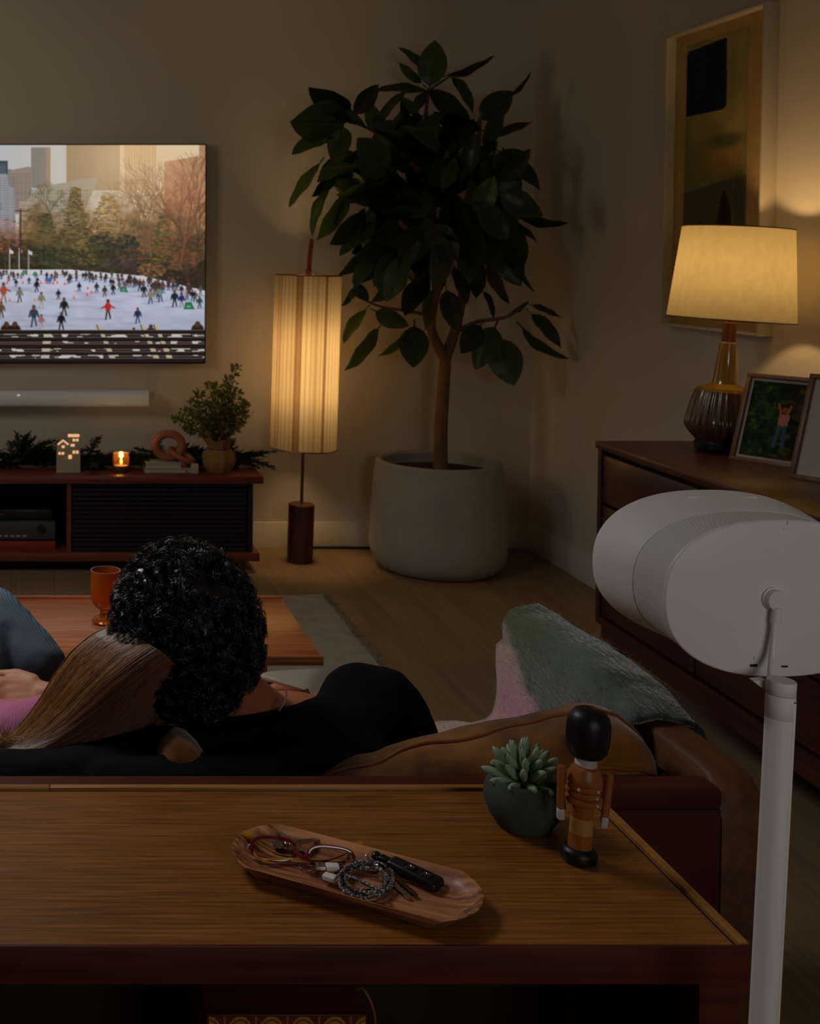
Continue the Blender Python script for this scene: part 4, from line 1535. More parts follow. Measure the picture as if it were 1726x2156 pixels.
# ------------------------------------------------------------------ table lamp
tl = thing('table_lamp', 'table lamp with cream drum shade and ribbed amber brown base on dresser', 'lamp', (2.125, 3.71, DZ), (0, R(3.6), 0))
tl.scale = (.87, .87, 1)
M['ribglass'] = pbr('ribbed_brown_glaze', lin((92, 62, 28)), .2, spec=.6, coat=.4, var=(22, .5), stretch=(1, 1, .1))
M['neckglass'] = pbr('olive_amber_glaze', lin((134, 100, 22)), .12, spec=.8, coat=.7)
bm = NB()
lathe(bm, [(.078, 0), (.082, .004), (.084, .022), (.078, .032)], 48)
obj('foot', bm, M['black_gloss'], tl)
bm = NB()
prof = [(.080, .030), (.104, .052), (.117, .070), (.120, .082), (.116, .10), (.102, .16), (.092, .187)]
lathe(bm, prof, 192, ribs=32, rib_amp=.018, cap0=False, cap1=False)
obj('ribbed_body', bm, M['ribglass'], tl, sharp=180)
bm = NB()
lathe(bm, [(.093, .186), (.086, .196), (.060, .204), (.044, .210), (.040, .222), (.034, .28), (.027, .338), (.024, .341)], 48, cap0=False)
obj('neck', bm, M['neckglass'], tl)
bm = NB()
lathe(bm, [(.023, .34), (.0215, .40), (.020, .402)], 32)
obj('wooden_collar', bm, M['lamp_collar'], tl)
bm = NB()
lathe(bm, [(.006, .40), (.006, .70)], 12)
for a in (0, PI * 2 / 3, PI * 4 / 3):
    tube(bm, [(0, 0, .69), (.176 * math.cos(a + .9), .176 * math.sin(a + .9), .694)], .0018, 6)
obj('harp', bm, M['brass'], tl)
M['linen'] = shade_mat('linen_shade', (.38, .33, .20), .5, var=(45, .06, (1, 1, .6)))
bm = NB()
lathe(bm, [(.205, .412), (.1775, .698)], 72, cap0=False, cap1=False)
obj('shade', bm, M['linen'], tl)
for r_, zz in ((.2052, .412), (.1777, .698)):
    bm = NB()
    tube(bm, [(r_ * math.cos(t), r_ * math.sin(t), zz) for t in np.linspace(0, 2 * PI, 73)[:-1]], .002, 6, closed=True)
    obj('shade_ring', bm, M['brass'], tl)
bm = NB()
ellipsoid(bm, (0, 0, .53), (.026, .026, .036))
obj('bulb', bm, M['bulb'], tl)
point('bulb_light', (0, 0, .57), 5.0, (1.0, .62, .25), .03, tl)


# ------------------------------------------------------------------ photo frames on the dresser
def photo_frame(label, base, wdt_, hgt, cv_, mat_w, fmat, ang=R(61), lean=R(19)):
    # local: x along the frame, y = depth (back), z up; frame faces local -y
    e = Euler((0, 0, -ang), 'XYZ')
    t = thing('photo_frame', label, 'photo frame', base, e)
    L = Matrix.Rotation(-lean, 4, 'X')
    fr_, th = .013, .016
    sides = [((0, 0, 0), (wdt_, th, fr_)), ((0, 0, hgt - fr_), (wdt_, th, hgt)), ((0, 0, fr_), (fr_, th, hgt - fr_)), ((wdt_ - fr_, 0, fr_), (wdt_, th, hgt - fr_))]
    for a, b_ in sides:
        bm = box(NB(), a, b_, .0015)
        bm.transform(L)
        obj('frame_rail', bm, fmat, t)
    bm = box(NB(), (fr_, th - .006, fr_), (wdt_ - fr_, th - .001, hgt - fr_))
    bm.transform(L)
    obj('backing', bm, M['matboard'], t)
    m3 = L.to_3x3()
    i = fr_ + mat_w
    painted('photograph', cv_, L @ Vector((i, th - .0068, hgt - i)), m3 @ Vector((wdt_ - 2 * i, 0, 0)), m3 @ Vector((0, 0, -(hgt - 2 * i))), M['print'], t)
    bm = NB()
    loft(bm, [[(wdt_ * .4, hgt * .34 + .02, 0.002), (wdt_ * .6, hgt * .34 + .02, 0.002), (wdt_ * .6, hgt * .34 + .023, .002), (wdt_ * .4, hgt * .34 + .023, .002)],
              [(wdt_ * .43, hgt * .27, hgt * .66), (wdt_ * .57, hgt * .27, hgt * .66), (wdt_ * .57, hgt * .27 + .003, hgt * .66), (wdt_ * .43, hgt * .27 + .003, hgt * .66)]])
    obj('easel_leg', bm, M['picture_glass'], t)
    return t


cv = Canvas(100, 140, 0, 0, 1)
n_ = cv.noise((12, 12), 60)[..., None] * .6 + cv.noise((4, 4), 61)[..., None] * .6
cv.a[:] = np.array([22, 40, 20])
cv.a = cv.a * (.4 + 1.3 * n_)
gg = np.random.default_rng(66)
for _ in range(300):
    x_, y_ = gg.uniform(0, 100), gg.uniform(0, 140)
    right = x_ > 55
    c_ = (120, 90, 30) if (right and gg.random() < .6) else ((80, 120, 34) if gg.random() < .6 else (30, 70, 20))
    if 60 < y_ < 118 and 62 < x_ < 100 and gg.random() < .8:
        c_ = (12, 18, 24)
    k = gg.uniform(.4, 1.1)
    cv.ell(x_, y_, gg.uniform(2, 6), gg.uniform(2, 5), tuple(v * k for v in c_), .6, .8)
cv.poly([(36, 0), (78, 0), (66, 30), (50, 34)], (20, 30, 52), .55)
cv.line(47, 40, 52, 56, 3.4, (196, 110, 60))
cv.line(66, 42, 62, 56, 3.4, (196, 120, 70))
cv.ell(57, 50, 5, 6, (160, 84, 50))
cv.poly([(50, 58), (67, 58), (65, 80), (51, 80)], (206, 128, 126))
cv.line(54, 80, 50, 116, 6, (60, 104, 130))
cv.line(62, 80, 64, 116, 6, (56, 100, 126))
b0 = G(1533, 966, DZ)
photo_frame('tan wooden photo frame with picture of person among green foliage', (b0.x, b0.y, DZ), .225, .272, cv, .008, M['frame_dark'])
cv = Canvas(60, 80, 0, 0, 1)
n_ = cv.noise((10, 10), 70)[..., None]
cv.a[:] = np.array([70, 52, 40])
cv.a = cv.a * (.5 + n_)
b0 = G(1658, 1005, DZ)
photo_frame('photo frame with wide white mat at the front of the dresser', (b0.x, b0.y, DZ), .23, .30, cv, .065, M['frame_dark'])

# ------------------------------------------------------------------ coffee table
kz = .40
ky1, ky0 = P(300, 1257, 1).y, 1
far = G(400, 1256, kz).y
near = G(400, 1385, kz).y
kx = G(682, 1385, kz).x
ct = thing('coffee_table', 'low teak coffee table with slanted raised edges beyond the couple', 'table', (kx - .7, (far + near) / 2, 0))
bm = NB()
rings = []
for xx, ins in ((kx - 1.5, 0), (kx, 0)):
    pass
box(bm, (kx - 1.5, near, kz - .022), (kx, far, kz - .004), .004)
obj('tabletop', bm, M['teak'], ct, world=True)
for (ya, yb) in ((near, near + .012), (far - .012, far)):
    obj('edge_lip', box(NB(), (kx - 1.5, ya, kz - .006), (kx, yb, kz + .004), .003), M['teak'], ct, world=True)
for lx in (kx - 1.35, kx - .15):
    for ly in (near + .09, far - .09):
        bm = NB()
        lathe(bm, [(.014, .013), (.021, kz - .022)], 18, c=(lx, ly, 0))
        obj('leg', bm, M['teak'], ct, world=True)
    obj('stretcher', box(NB(), (lx - .012, near + .09, kz - .07), (lx + .012, far - .09, kz - .022)), M['teak'], ct, world=True)
gp = G(222, 1308, kz)
go = thing('orange_goblet', 'orange glass goblet standing on the coffee table beside the curly head', 'glass', (gp.x, gp.y, kz))
s_ = gp.y / F_PX
bm = NB()
lathe(bm, [(.038, 0), (.040, .003), (.034, .010), (.018, .016), (.015, .026), (.018, .034), (.030, .044), (.0405, .058), (.0425, .075), (.0425, .148), (.0400, .148), (.0395, .075), (.036, .062), (.0, .05)], 40, cap1=False)
obj('bowl', bm, M['orange_glass'], go)

# ================================================================== SOFA
SX1, SX0 = 1.056, -1.19
SYB = 1.715
AZ = .680
sofa = thing('sofa', 'brown suede sofa with wooden arms and loose cushions seen from behind', 'sofa', ((SX0 + SX1) / 2, 2.12, 0))
M['arm_wood'] = wood('sofa_arm_wood', lin((80, 44, 18)), lin((112, 66, 28)), 'Y', .6, 80, 4)
for sd, xa in ((1, SX1 - .066), (-1, SX0)):
    bm = NB()
    sec = []
    # side profile (y, z) of one arm: rounded back top corner, post down, long top rail, front post
    yb_, yf = SYB - .012, 2.50
    top = [(yb_, .42), (yb_, AZ - .06), (yb_ + .012, AZ - .025), (yb_ + .04, AZ - .004), (yb_ + .07, AZ), (yf - .03, AZ - .008), (yf - .006, AZ - .014), (yf, AZ - .03), (yf, .02), (yf - .05, .02), (yf - .05, AZ - .06),
           (yb_ + .12, AZ - .055), (yb_ + .085, AZ - .075), (yb_ + .07, AZ - .11), (yb_ + .065, .42)]
    rings = []
    for dx_, ins in ((0, .006), (.006, 0), (.060, 0), (.066, .006)):
        cy_ = sum(p[0] for p in top) / len(top)
        rings.append([(xa + dx_, p[0], p[1] - (ins if p[1] > AZ - .04 else 0)) for p in top])
    loft(bm, rings)
    obj('arm', bm, M['arm_wood'], sofa, world=True, sharp=50)
    obj('arm_panel', box(NB(), (xa + .012, SYB + .03, .27), (xa + .054, 2.44, AZ - .058), .006), M['suede_dark'], sofa, world=True)
obj('back_rail', box(NB(), (SX0 + .04, SYB - .016, .636), (SX1 - .066, SYB + .035, .671), .010, 3), M['suede_dark'], sofa, world=True)
obj('back_panel', box(NB(), (SX0 + .045, SYB - .014, .43), (SX1 - .066, SYB + .03, .64), .008), M['suede_dark'], sofa, world=True)
bm = NB()
tube(bm, [(SX0 + .07, SYB - .014, .637), (SX1 - .07, SYB - .014, .637)], .0022, 6)
obj('back_piping', bm, M['suede_dark'], sofa, world=True)
obj('seat_base', box(NB(), (SX0 + .066, SYB + .03, .29), (SX1 - .066, 2.46, .35), .006), M['suede_dark'], sofa, world=True)
for lx in (SX0 + .03, SX1 - .033):
    bm = NB()
    lathe(bm, [(.015, 0), (.02, .43)], 14, c=(lx, SYB + .0, 0))
    obj('leg', bm, M['arm_wood'], sofa, world=True)


def cushion(name, x0, x1, y0, y1, z0, zfun, mat, nx=36, nyy=20, sq=4.0, jit=.004):
    """soft block: superellipse section in YZ swept along X with rounded ends; zfun(x) gives the top"""
    bm = NB()
    rings = []
    for i in range(nx + 1):
        t = i / nx
        x_ = x0 + (x1 - x0) * t
        e = (1 - abs(2 * t - 1) ** sq) ** (1 / sq)
        e = max(e, .25)
        z1_ = zfun(x_)
        cz_, cy_ = (z0 + z1_) / 2, (y0 + y1) / 2
        hz_, hy_ = (z1_ - z0) / 2, (y1 - y0) / 2
        ring = []
        for k in range(nyy * 2):
            a = 2 * PI * k / (nyy * 2)
            c_, s_ = math.cos(a), math.sin(a)
            y_ = cy_ + hy_ * e * math.copysign(abs(c_) ** .55, c_)
            z_ = cz_ + hz_ * (.5 + .5 * e) * math.copysign(abs(s_) ** .55, s_)
            q = Vector((x_, y_, z_))
            q += Vector((0, jit, jit)) * mnoise.noise(q * 14)
            ring.append(q)
        rings.append(ring)
    loft(bm, rings)
    o = obj(name, bm, mat, sofa, world=True, sharp=80)
    return rings


def zc_a(x):
    return float(np.interp(x, [-.6, -.2, .05, .16, .205, .235, .27], [.62, .60, .60, .63, .705, .70, .66]))


def zc_b(x):
    return float(np.interp(x, [.27, .33, .42, .50, .60, .70, .78, .86, .90, .93, .96], [.59, .60, .618, .645, .670, .688, .716, .736, .735, .72, .69]))


cushion('back_cushion', -1.10, -.36, SYB + .04, SYB + .20, .42, lambda x: .66, M['suede'])
ra = cushion('back_cushion', -.35, .28, SYB + .06, SYB + .20, .42, zc_a, M['suede'])
rbq = cushion('back_cushion', .285, .955, SYB + .04, SYB + .215, .42, zc_b, M['suede'], nx=60, jit=.009)
for kk in (.30, .70):
    pth = []
    for i in range(2, len(rbq) - 1):
        r_ = rbq[i]
        idx = 10 if kk < .5 else 17
        pth.append(r_[idx] + Vector((0, 0, .001)))
    bm = NB()
    tube(bm, smooth_path(pth, 2), .0034, 8)
    obj('cushion_piping', bm, M['piping'], sofa, world=True)
for (a, b_) in ((SX0 + .07, -.36), (-.355, .33), (.335, SX1 - .07)):
    cushion('seat_cushion', a, b_, SYB + .10, 2.43, .345, lambda x: .448, M['suede'], sq=8, jit=.003)

# ------------------------------------------------------------------ blanket over the arm
bl = thing('throw_blanket', 'fluffy green grey and pink mohair throw draped over the sofa arm', 'blanket', (.98, 2.25, AZ))
M['mohair'] = vcol_mat('mohair_wool', .95, spec=.05, bump=(160, .9, .006, (1, .25, 1)), sheen=.5)
bm = NB()
nu, nv = 64, 56
yA, yB_ = 1.91, 2.43
grid, cols_ = [], []
for j in range(nv + 1):
    v = j / nv
    yy = yA + (yB_ - yA) * v
    # cross section polyline (x, z): seat -> inner face -> over arm -> outside
    bul = math.sin(PI * min(1, v * 1.05)) ** .6 if v < .95 else .35
    nr = min(1, v / .22) ** .7
    bul *= nr
    sec = [(.58 + .06 * v, .466), (.74, .468), (.88, .474), (.935, .50), (.945, .60), (.95, AZ + .002 * nr), (.975, AZ + .006 + .022 * nr + .016 * bul), (1.03, AZ + .006 + .024 * nr + .012 * bul),
           (1.068 + .025 * bul, AZ - .005 + .010 * nr), (1.095 + .035 * bul, AZ - .07), (1.10 + .04 * bul, AZ - .20), (1.09, .34)]
    path = smooth_path([Vector((a, yy, c_)) for a, c_ in sec], 8)
    seg = [0]
    for a, b_ in zip(path[:-1], path[1:]):
        seg.append(seg[-1] + (b_ - a).length)
    rowv = []
    for i in range(nu + 1):
        s_ = seg[-1] * i / nu
        k = max(0, min(len(seg) - 2, int(np.searchsorted(seg, s_)) - 1))
        f = (s_ - seg[k]) / max(1e-6, seg[k + 1] - seg[k])
        q = path[k].lerp(path[k + 1], f)
        nz = mnoise.noise(q * 9) * .010 + mnoise.noise(q * 28) * .004
        q = q + Vector((abs(nz) * (1 if i > nu * .45 else -1) * .8, 0, abs(nz)))
        if j in (0, nv):
            q += Vector((0, .015 * mnoise.noise(q * 20), 0))
        rowv.append(bm.verts.new(q))
        cols_.append((i / nu, v, q.copy()))
    grid.append(rowv)
for j in range(nv):
    for i in range(nu):
        bm.faces.new((grid[j][i], grid[j][i + 1], grid[j + 1][i + 1], grid[j + 1][i]))
bmesh.ops.recalc_face_normals(bm, faces=bm.faces)
if sum(f.normal.z for f in bm.faces) < 0:
    bmesh.ops.reverse_faces(bm, faces=bm.faces)
bm.transform(Matrix.Translation(-Vector(bl.location)))
me = bpy.data.meshes.new('cloth')
bm.to_mesh(me)
bm.free()
me.shade_smooth()
me.materials.append(M['mohair'])
clo = bpy.data.objects.new('cloth', me)
COL.objects.link(clo)
clo.parent = bl
md = clo.modifiers.new('thick', 'SOLIDIFY')
md.thickness = .010
md.offset = -1
at = me.color_attributes.new('Col', 'FLOAT_COLOR', 'POINT')


def blanket_color(u, v, q):
    nn = mnoise.noise(q * 7) * .06 + mnoise.noise(Vector((q.x * 60, q.y * 10, q.z * 60))) * .03
    green, grey = np.array(lin((84, 98, 62))), np.array(lin((96, 108, 104)))
    slate, pinkc, cream = np.array(lin((22, 30, 34))), np.array(lin((200, 148, 156))), np.array(lin((196, 168, 150)))
    top = green + (grey - green) * np.clip((1 - v + nn * 3 - .2) / .4, 0, 1)
    top = top + (slate - top) * np.clip((u - .50 + nn * 2) / .12, 0, 1) * np.clip((1 - v - .55 + nn * 2) / .2, 0, 1)
    # pink patch on the inner face, its border slants up towards the far end
    edge = q.z - (AZ - .02 - (2.42 - q.y) * .50) + nn
    inn = 1 if u < .5 else 0
    f = np.clip(-edge / .035 + .5, 0, 1) * np.clip((.53 - u) / .04, 0, 1)
    pk = pinkc + (cream - pinkc) * np.clip((.34 - u + nn) / .1, 0, 1)
    pk = pk + (cream - pk) * np.clip((q.z - (AZ - .13)) / .06, 0, 1) * .6
    return top + (pk - top) * f


c = np.ones((len(cols_), 4), np.float32)
for i, (u, v, q) in enumerate(cols_):
    c[i, :3] = blanket_color(u, v, q)
at.data.foreach_set('color', c.reshape(-1))
# fluff hairs
gg = np.random.default_rng(31)
fp_, fc_ = [], []
for _ in range(9000):
    i = gg.integers(0, len(cols_))
    u, v, q = cols_[i]
    n = np.array([(-1 if u < .45 else 1) * .6, 0, .8 if .4 < u < .75 else .3])
    q = np.array(q) + gg.normal(0, .004, 3)
    d = n * gg.uniform(.002, .006) + gg.normal(0, .003, 3) + np.array([0, gg.uniform(-.012, .004), 0])
    fp_.append([q, q + d * .5, q + d + np.array([0, 0, -.002])])
    fc_.append(blanket_color(u, v, Vector(q)))
o = strands('fluff', fp_, .00035, M['mohair'], bl, colors=np.array(fc_, np.float32))
o['kind'] = 'stuff'

# ================================================================== PEOPLE
SKY = 2.0


def hand(bm, wrist, d, side, up, curl=.5, s=1.0, thumb=1):
    """palm, four fingers and a thumb as connected capsules; d = forward, side = across towards the thumb, up = back of the hand"""
    wrist, d, side, up = Vector(wrist), Vector(d).normalized(), Vector(side).normalized(), Vector(up).normalized()
    for k in range(4):
        off = (k - 1.5) * .0185 * s
        capsule(bm, wrist + side * off * .5, .013 * s, wrist + d * .085 * s + side * off, .0112 * s, 10)
    lens = [(.045, .027, .021), (.042, .026, .020), (.038, .023, .018), (.030, .019, .016)]
    order = [1.5, .5, -.5, -1.5]
    lens = [(.040, .025, .020), (.045, .028, .021), (.041, .026, .020), (.031, .020, .017)]
    for o_, ls in zip(order, lens):
        p = wrist + d * .085 * s + side * o_ * .0190 * s
        a = curl * .4
        for q, l_ in enumerate(ls):
            dd = (d * math.cos(a) - up * math.sin(a) + side * o_ * .03).normalized()
            p2 = p + dd * l_ * s
            capsule(bm, p, (.0092 - q * .0009) * s, p2, (.0083 - q * .0009) * s, 10)
            p = p2
            a += curl * .55
    p = wrist + d * .02 * s + side * .030 * s
    for dd, l_, r_ in (((d * .8 + side * .42 - up * .2), .040, .0125), ((d * .97 + side * .12 - up * .2), .031, .0105), ((d * .98 + side * .0 - up * .25), .025, .009)):
        p2 = p + dd.normalized() * l_ * s
        capsule(bm, p, r_ * s, p2, r_ * .9 * s, 10)
        p = p2


def head(bm, c, rot, s=1.0):
    """skull with face towards local +y"""
    m = Matrix.Translation(c) @ rot.to_matrix().to_4x4() @ Matrix.Scale(s, 4)

    def E(p, r):
        t = bmesh.new()
        bmesh.ops.create_uvsphere(t, u_segments=24, v_segments=16, radius=1, matrix=m @ Matrix.Translation(p) @ Matrix.Diagonal((*r, 1)))
        me_ = bpy.data.meshes.new('t')
        t.to_mesh(me_)
        t.free()
        bm.from_mesh(me_)
        bpy.data.meshes.remove(me_)
    E((0, 0, .02), (.077, .096, .092))
    E((0, .03, -.035), (.062, .064, .075))
    E((0, .062, -.085), (.030, .028, .022))
    E((0, .100, -.018), (.011, .016, .024))
    E((0, .112, -.034), (.014, .013, .010))
    E((0, .090, .022), (.05, .012, .010))
    E((0, .094, -.062), (.024, .010, .006))
    E((0, .092, -.071), (.020, .010, .006))
    for sx_ in (-1, 1):
        E((sx_ * .040, .074, -.022), (.022, .02, .02))
        E((sx_ * .078, .0, -.012), (.010, .018, .030))


# ---- man
man = thing('person', 'person with black curly hair in a dark sweater, arm along the sofa back', 'person', (.45, 2.2, .45))
HC = P(400, 1345, 2.0)
HR = Euler((R(-14), R(-17), R(8)), 'XYZ')
bm = NB()
head(bm, HC, HR, 1.0)
nb = Vector((.425, 2.05, .598))
capsule(bm, HC + Vector((.02, .005, -.05)), .050, Vector((.362, 2.03, .668)), .046)
capsule(bm, Vector((.362, 2.03, .668)), .046, nb, .058)
capsule(bm, nb, .056, Vector((.545, 2.045, .632)), .050)                       # trapezius to right shoulder
capsule(bm, nb, .056, Vector((.27, 1.965, .60)), .048)                         # to left shoulder
capsule(bm, Vector((.43, 2.08, .60)), (.13, .085, .07), Vector((.43, 2.19, .53)), (.12, .09, .08))   # chest to waist
capsule(bm, Vector((.43, 2.19, .53)), (.12, .09, .07), Vector((.43, 2.26, .54)), (.13, .09, .075))
capsule(bm, Vector((.555, 2.04, .645)), .052, Vector((.62, 2.19, .54)), .042)   # right upper arm
capsule(bm, Vector((.62, 2.19, .54)), .040, Vector((.50, 2.33, .545)), .028)    # right forearm onto the lap
hand(bm, Vector((.49, 2.34, .545)), (-1, .35, -.1), (-.2, -1, 0), (0, 0, 1), .5)
capsule(bm, Vector((.25, 1.95, .60)), .050, Vector((-.02, 1.84, .614)), .042)   # left upper arm
capsule(bm, Vector((-.02, 1.84, .614)), .040, Vector((-.26, 1.86, .620)), .029)
hand(bm, Vector((-.27, 1.86, .62)), (-1, .3, -.2), (.2, .9, 0), (0, 0, 1), .6)
for sx_, xx in ((1, .50), (-1, .36)):
    hip, knee, ank = Vector((xx, 2.27, .53)), Vector((xx + .02 * sx_, 2.62, .445)), Vector((xx + .02 * sx_, 2.78, .10))
    capsule(bm, hip, .078, knee, .054)
    capsule(bm, knee, .052, ank, .036)
    capsule(bm, ank + Vector((0, 0, -.03)), .034, ank + Vector((.01 * sx_, .16, -.055)), .030)
organic('body', bm, M['skin_m'], .0055, man, smooth_it=4)
# sweater
bm = NB()
capsule(bm, Vector((.325, 1.955, .590)), .078, Vector((.44, 1.965, .604)), .084)
capsule(bm, Vector((.44, 1.965, .600)), .084, Vector((.555, 2.0, .632)), .086)
capsule(bm, Vector((.548, 2.02, .664)), .076, Vector((.575, 2.02, .648)), .088)
capsule(bm, Vector((.578, 2.02, .645)), .088, Vector((.612, 2.05, .59)), .080)
capsule(bm, Vector((.612, 2.05, .59)), .078, Vector((.640, 2.19, .53)), .064)
capsule(bm, Vector((.640, 2.19, .53)), .058, Vector((.51, 2.33, .545)), .040)
capsule(bm, Vector((.44, 2.02, .55)), (.165, .10, .09), Vector((.43, 2.17, .53)), (.15, .115, .09))
capsule(bm, Vector((.43, 2.17, .53)), (.15, .115, .09), Vector((.43, 2.25, .535)), (.150, .10, .085))
capsule(bm, Vector((.34, 1.955, .585)), .078, Vector((.20, 1.915, .600)), .072)
capsule(bm, Vector((.20, 1.905, .604)), .070, Vector((.04, 1.835, .612)), .060)
capsule(bm, Vector((.04, 1.835, .612)), .058, Vector((-.10, 1.825, .616)), .057)
capsule(bm, Vector((-.10, 1.825, .616)), .057, Vector((-.25, 1.855, .620)), .045)
capsule(bm, Vector((.10, 1.805, .616)), .052, Vector((.36, 1.815, .620)), .052)
capsule(bm, Vector((.38, 1.90, .60)), .060, Vector((.52, 1.93, .60)), .070)
organic('sweater', bm, M['sweater'], .008, man, smooth_it=5, wrinkle=.0035, wscale=9)
# trousers
bm = NB()
capsule(bm, Vector((.36, 2.27, .525)), .092, Vector((.50, 2.27, .525)), .092)
for sx_, xx in ((1, .50), (-1, .36)):
    hip, knee, ank = Vector((xx, 2.27, .53)), Vector((xx + .02 * sx_, 2.62, .445)), Vector((xx + .02 * sx_, 2.78, .13))
    capsule(bm, hip, .090, knee, .066)
    capsule(bm, knee, .064, ank, .05)
organic('trousers', bm, M['trousers'], .01, man, smooth_it=4, wrinkle=.003)
for sx_, xx in ((1, .52), (-1, .34)):
    bm = NB()
    capsule(bm, Vector((xx, 2.75, .055)), (.044, .05, .042), Vector((xx, 2.94, .045)), (.046, .05, .032))
    organic('shoe', bm, M['black'], .006, man, smooth_it=3)
# cream tee front that stands away from the chest, with the edge folded over
out = [(540, 1420), (565, 1414), (600, 1411), (660, 1408), (722, 1403), (736, 1412), (706, 1452), (668, 1488), (657, 1480), (656, 1464), (648, 1449), (640, 1452), (622, 1446), (592, 1437), (562, 1430)]
bm = NB()
cxy = Vector((650, 1435))
rf = [P(x_, y_, 2.115 + (y_ - 1405) * -.0004) for x_, y_ in out]
rbk = [P(x_, y_, 2.125 + (y_ - 1405) * -.0004) - Vector((0, 0, .004)) for x_, y_ in out]
loft(bm, [rf, rbk])
bmesh.ops.triangulate(bm, faces=[f for f in bm.faces if len(f.verts) > 4])
obj('tee_shirt', bm, M['tee'], man, world=True, sharp=60)
bm = NB()
tube(bm, smooth_path([P(x_, y_, 2.105) for x_, y_ in ((548, 1424), (592, 1436), (622, 1446), (640, 1452), (650, 1450), (656, 1464), (657, 1480))], 4), .0028, 6)
obj('tee_collar', bm, M['tee'], man, world=True)
bm = NB()
ellipsoid(bm, P(606, 1462, 2.15), (.046, .02, .024))
o = obj('chest', bm, M['skin_m'], man, world=True)
# necklace
bm = NB()
nk = smooth_path([P(601, 1452, 2.045), P(603, 1462, 2.0), P(601, 1472, 1.978), P(596, 1484, 1.966), P(588, 1496, 1.962)], 10)
for q in nk[::1]:
    ellipsoid(bm, q, (.0017, .0017, .0017), 6, 4)
tube(bm, nk, .0010, 6)
obj('necklace', bm, M['silver'], man, world=True)
# curly hair
gg = np.random.default_rng(17)
EC = np.array(P(392, 1322, 1.985))
ER = np.array([.112, .108, .135])
tilt = np.array(Euler((0, R(-9), 0)).to_matrix())
bm = NB()
bmesh.ops.create_icosphere(bm, subdivisions=5, radius=1)
for v in bm.verts:
    q = v.co.copy()
    d = .985 + .09 * mnoise.noise(q * 3.2) + .07 * mnoise.noise(q * 8)
    p = tilt @ (np.array(q) * ER * .985 * d)
    v.co = Vector(EC + p)
hair = obj('curly_hair', bm, M['hair_b'], man, world=True, sharp=180)
N, S, K = 620, 16, 13
d = gg.normal(size=(N, 3))
d[:, 1] = -np.abs(d[:, 1]) * 1.1 + .35
d /= np.linalg.norm(d, axis=1, keepdims=True)
root = d * ER * .96
ln = gg.uniform(.035, .068, N)
nrm = d / ER
nrm /= np.linalg.norm(nrm, axis=1, keepdims=True)
tg = np.cross(nrm, gg.normal(size=(N, 3)))
tg /= np.linalg.norm(tg, axis=1, keepdims=True)
tg2 = np.cross(nrm, tg)
tt_ = np.linspace(0, 1, S)
turns, ph = gg.uniform(.7, 1.7, N), gg.uniform(0, 2 * PI, N)
cr = gg.uniform(.006, .0125, N)
rep_ = lambda q: np.repeat(q, K, axis=0)
root, ln, nrm, tg, tg2, turns, ph, cr = map(rep_, (root, ln, nrm, tg, tg2, turns, ph, cr))
NN = N * K
root = root + tg * gg.normal(0, .0030, (NN, 1)) + tg2 * gg.normal(0, .0030, (NN, 1))
ph = ph + gg.normal(0, .16, NN)
cr = cr * gg.uniform(.82, 1.18, NN)
ln = ln * gg.uniform(.8, 1.15, NN)
stray = (gg.uniform(0, 1, NN) < .10)
ph = np.where(stray, gg.uniform(0, 6, NN), ph)
grow = nrm * .42 + tg * .75 + np.array([0, 0, -.28])
paths = []
for t in tt_:
    a = ph + t * turns * 2 * PI
    rise = min(1.0, t * 2.4)
    paths.append(root + grow * (ln * t * .75)[:, None] + tg2 * (np.cos(a) * cr * rise)[:, None] + nrm * ((np.sin(a) * cr + .006) * rise)[:, None])
paths = np.stack(paths, 1)
rr = np.linalg.norm(paths / ER, axis=2, keepdims=True)
lim = 1.15 + .07 * gg.random((NN, 1, 1))
paths = np.where(rr > lim, paths * (lim / rr), paths)
paths = paths @ tilt.T + EC
o = strands('curls', paths, gg.uniform(.0006, .0011, NN), M['hair_b'], man)
o.parent = hair
o.matrix_local = Matrix()
o['kind'] = 'stuff'

# ---- woman
wom = thing('person', 'person with long straight brown hair leaning on the curly haired one', 'person', (-.2, 2.2, .45))
WC = P(292, 1448, 2.04)
bm = NB()
head(bm, WC, Euler((R(-12), R(38), R(10)), 'XYZ'), .94)
wn = Vector((.03, 2.10, .60))
capsule(bm, WC + Vector((-.03, .005, -.05)), .043, wn + Vector((.03, -.01, .03)), .045)
capsule(bm, wn + Vector((.03, -.01, .03)), .045, wn, .055)
capsule(bm, wn, .05, wn + Vector((.08, .06, -.05)), .042)
capsule(bm, wn, .05, wn + Vector((-.16, .0, -.04)), .045)
capsule(bm, wn + Vector((-.03, .03, -.03)), (.11, .08, .06), Vector((-.16, 2.2, .53)), (.10, .085, .07))
capsule(bm, Vector((-.16, 2.2, .53)), (.10, .085, .07), Vector((-.22, 2.24, .53)), (.12, .10, .075))
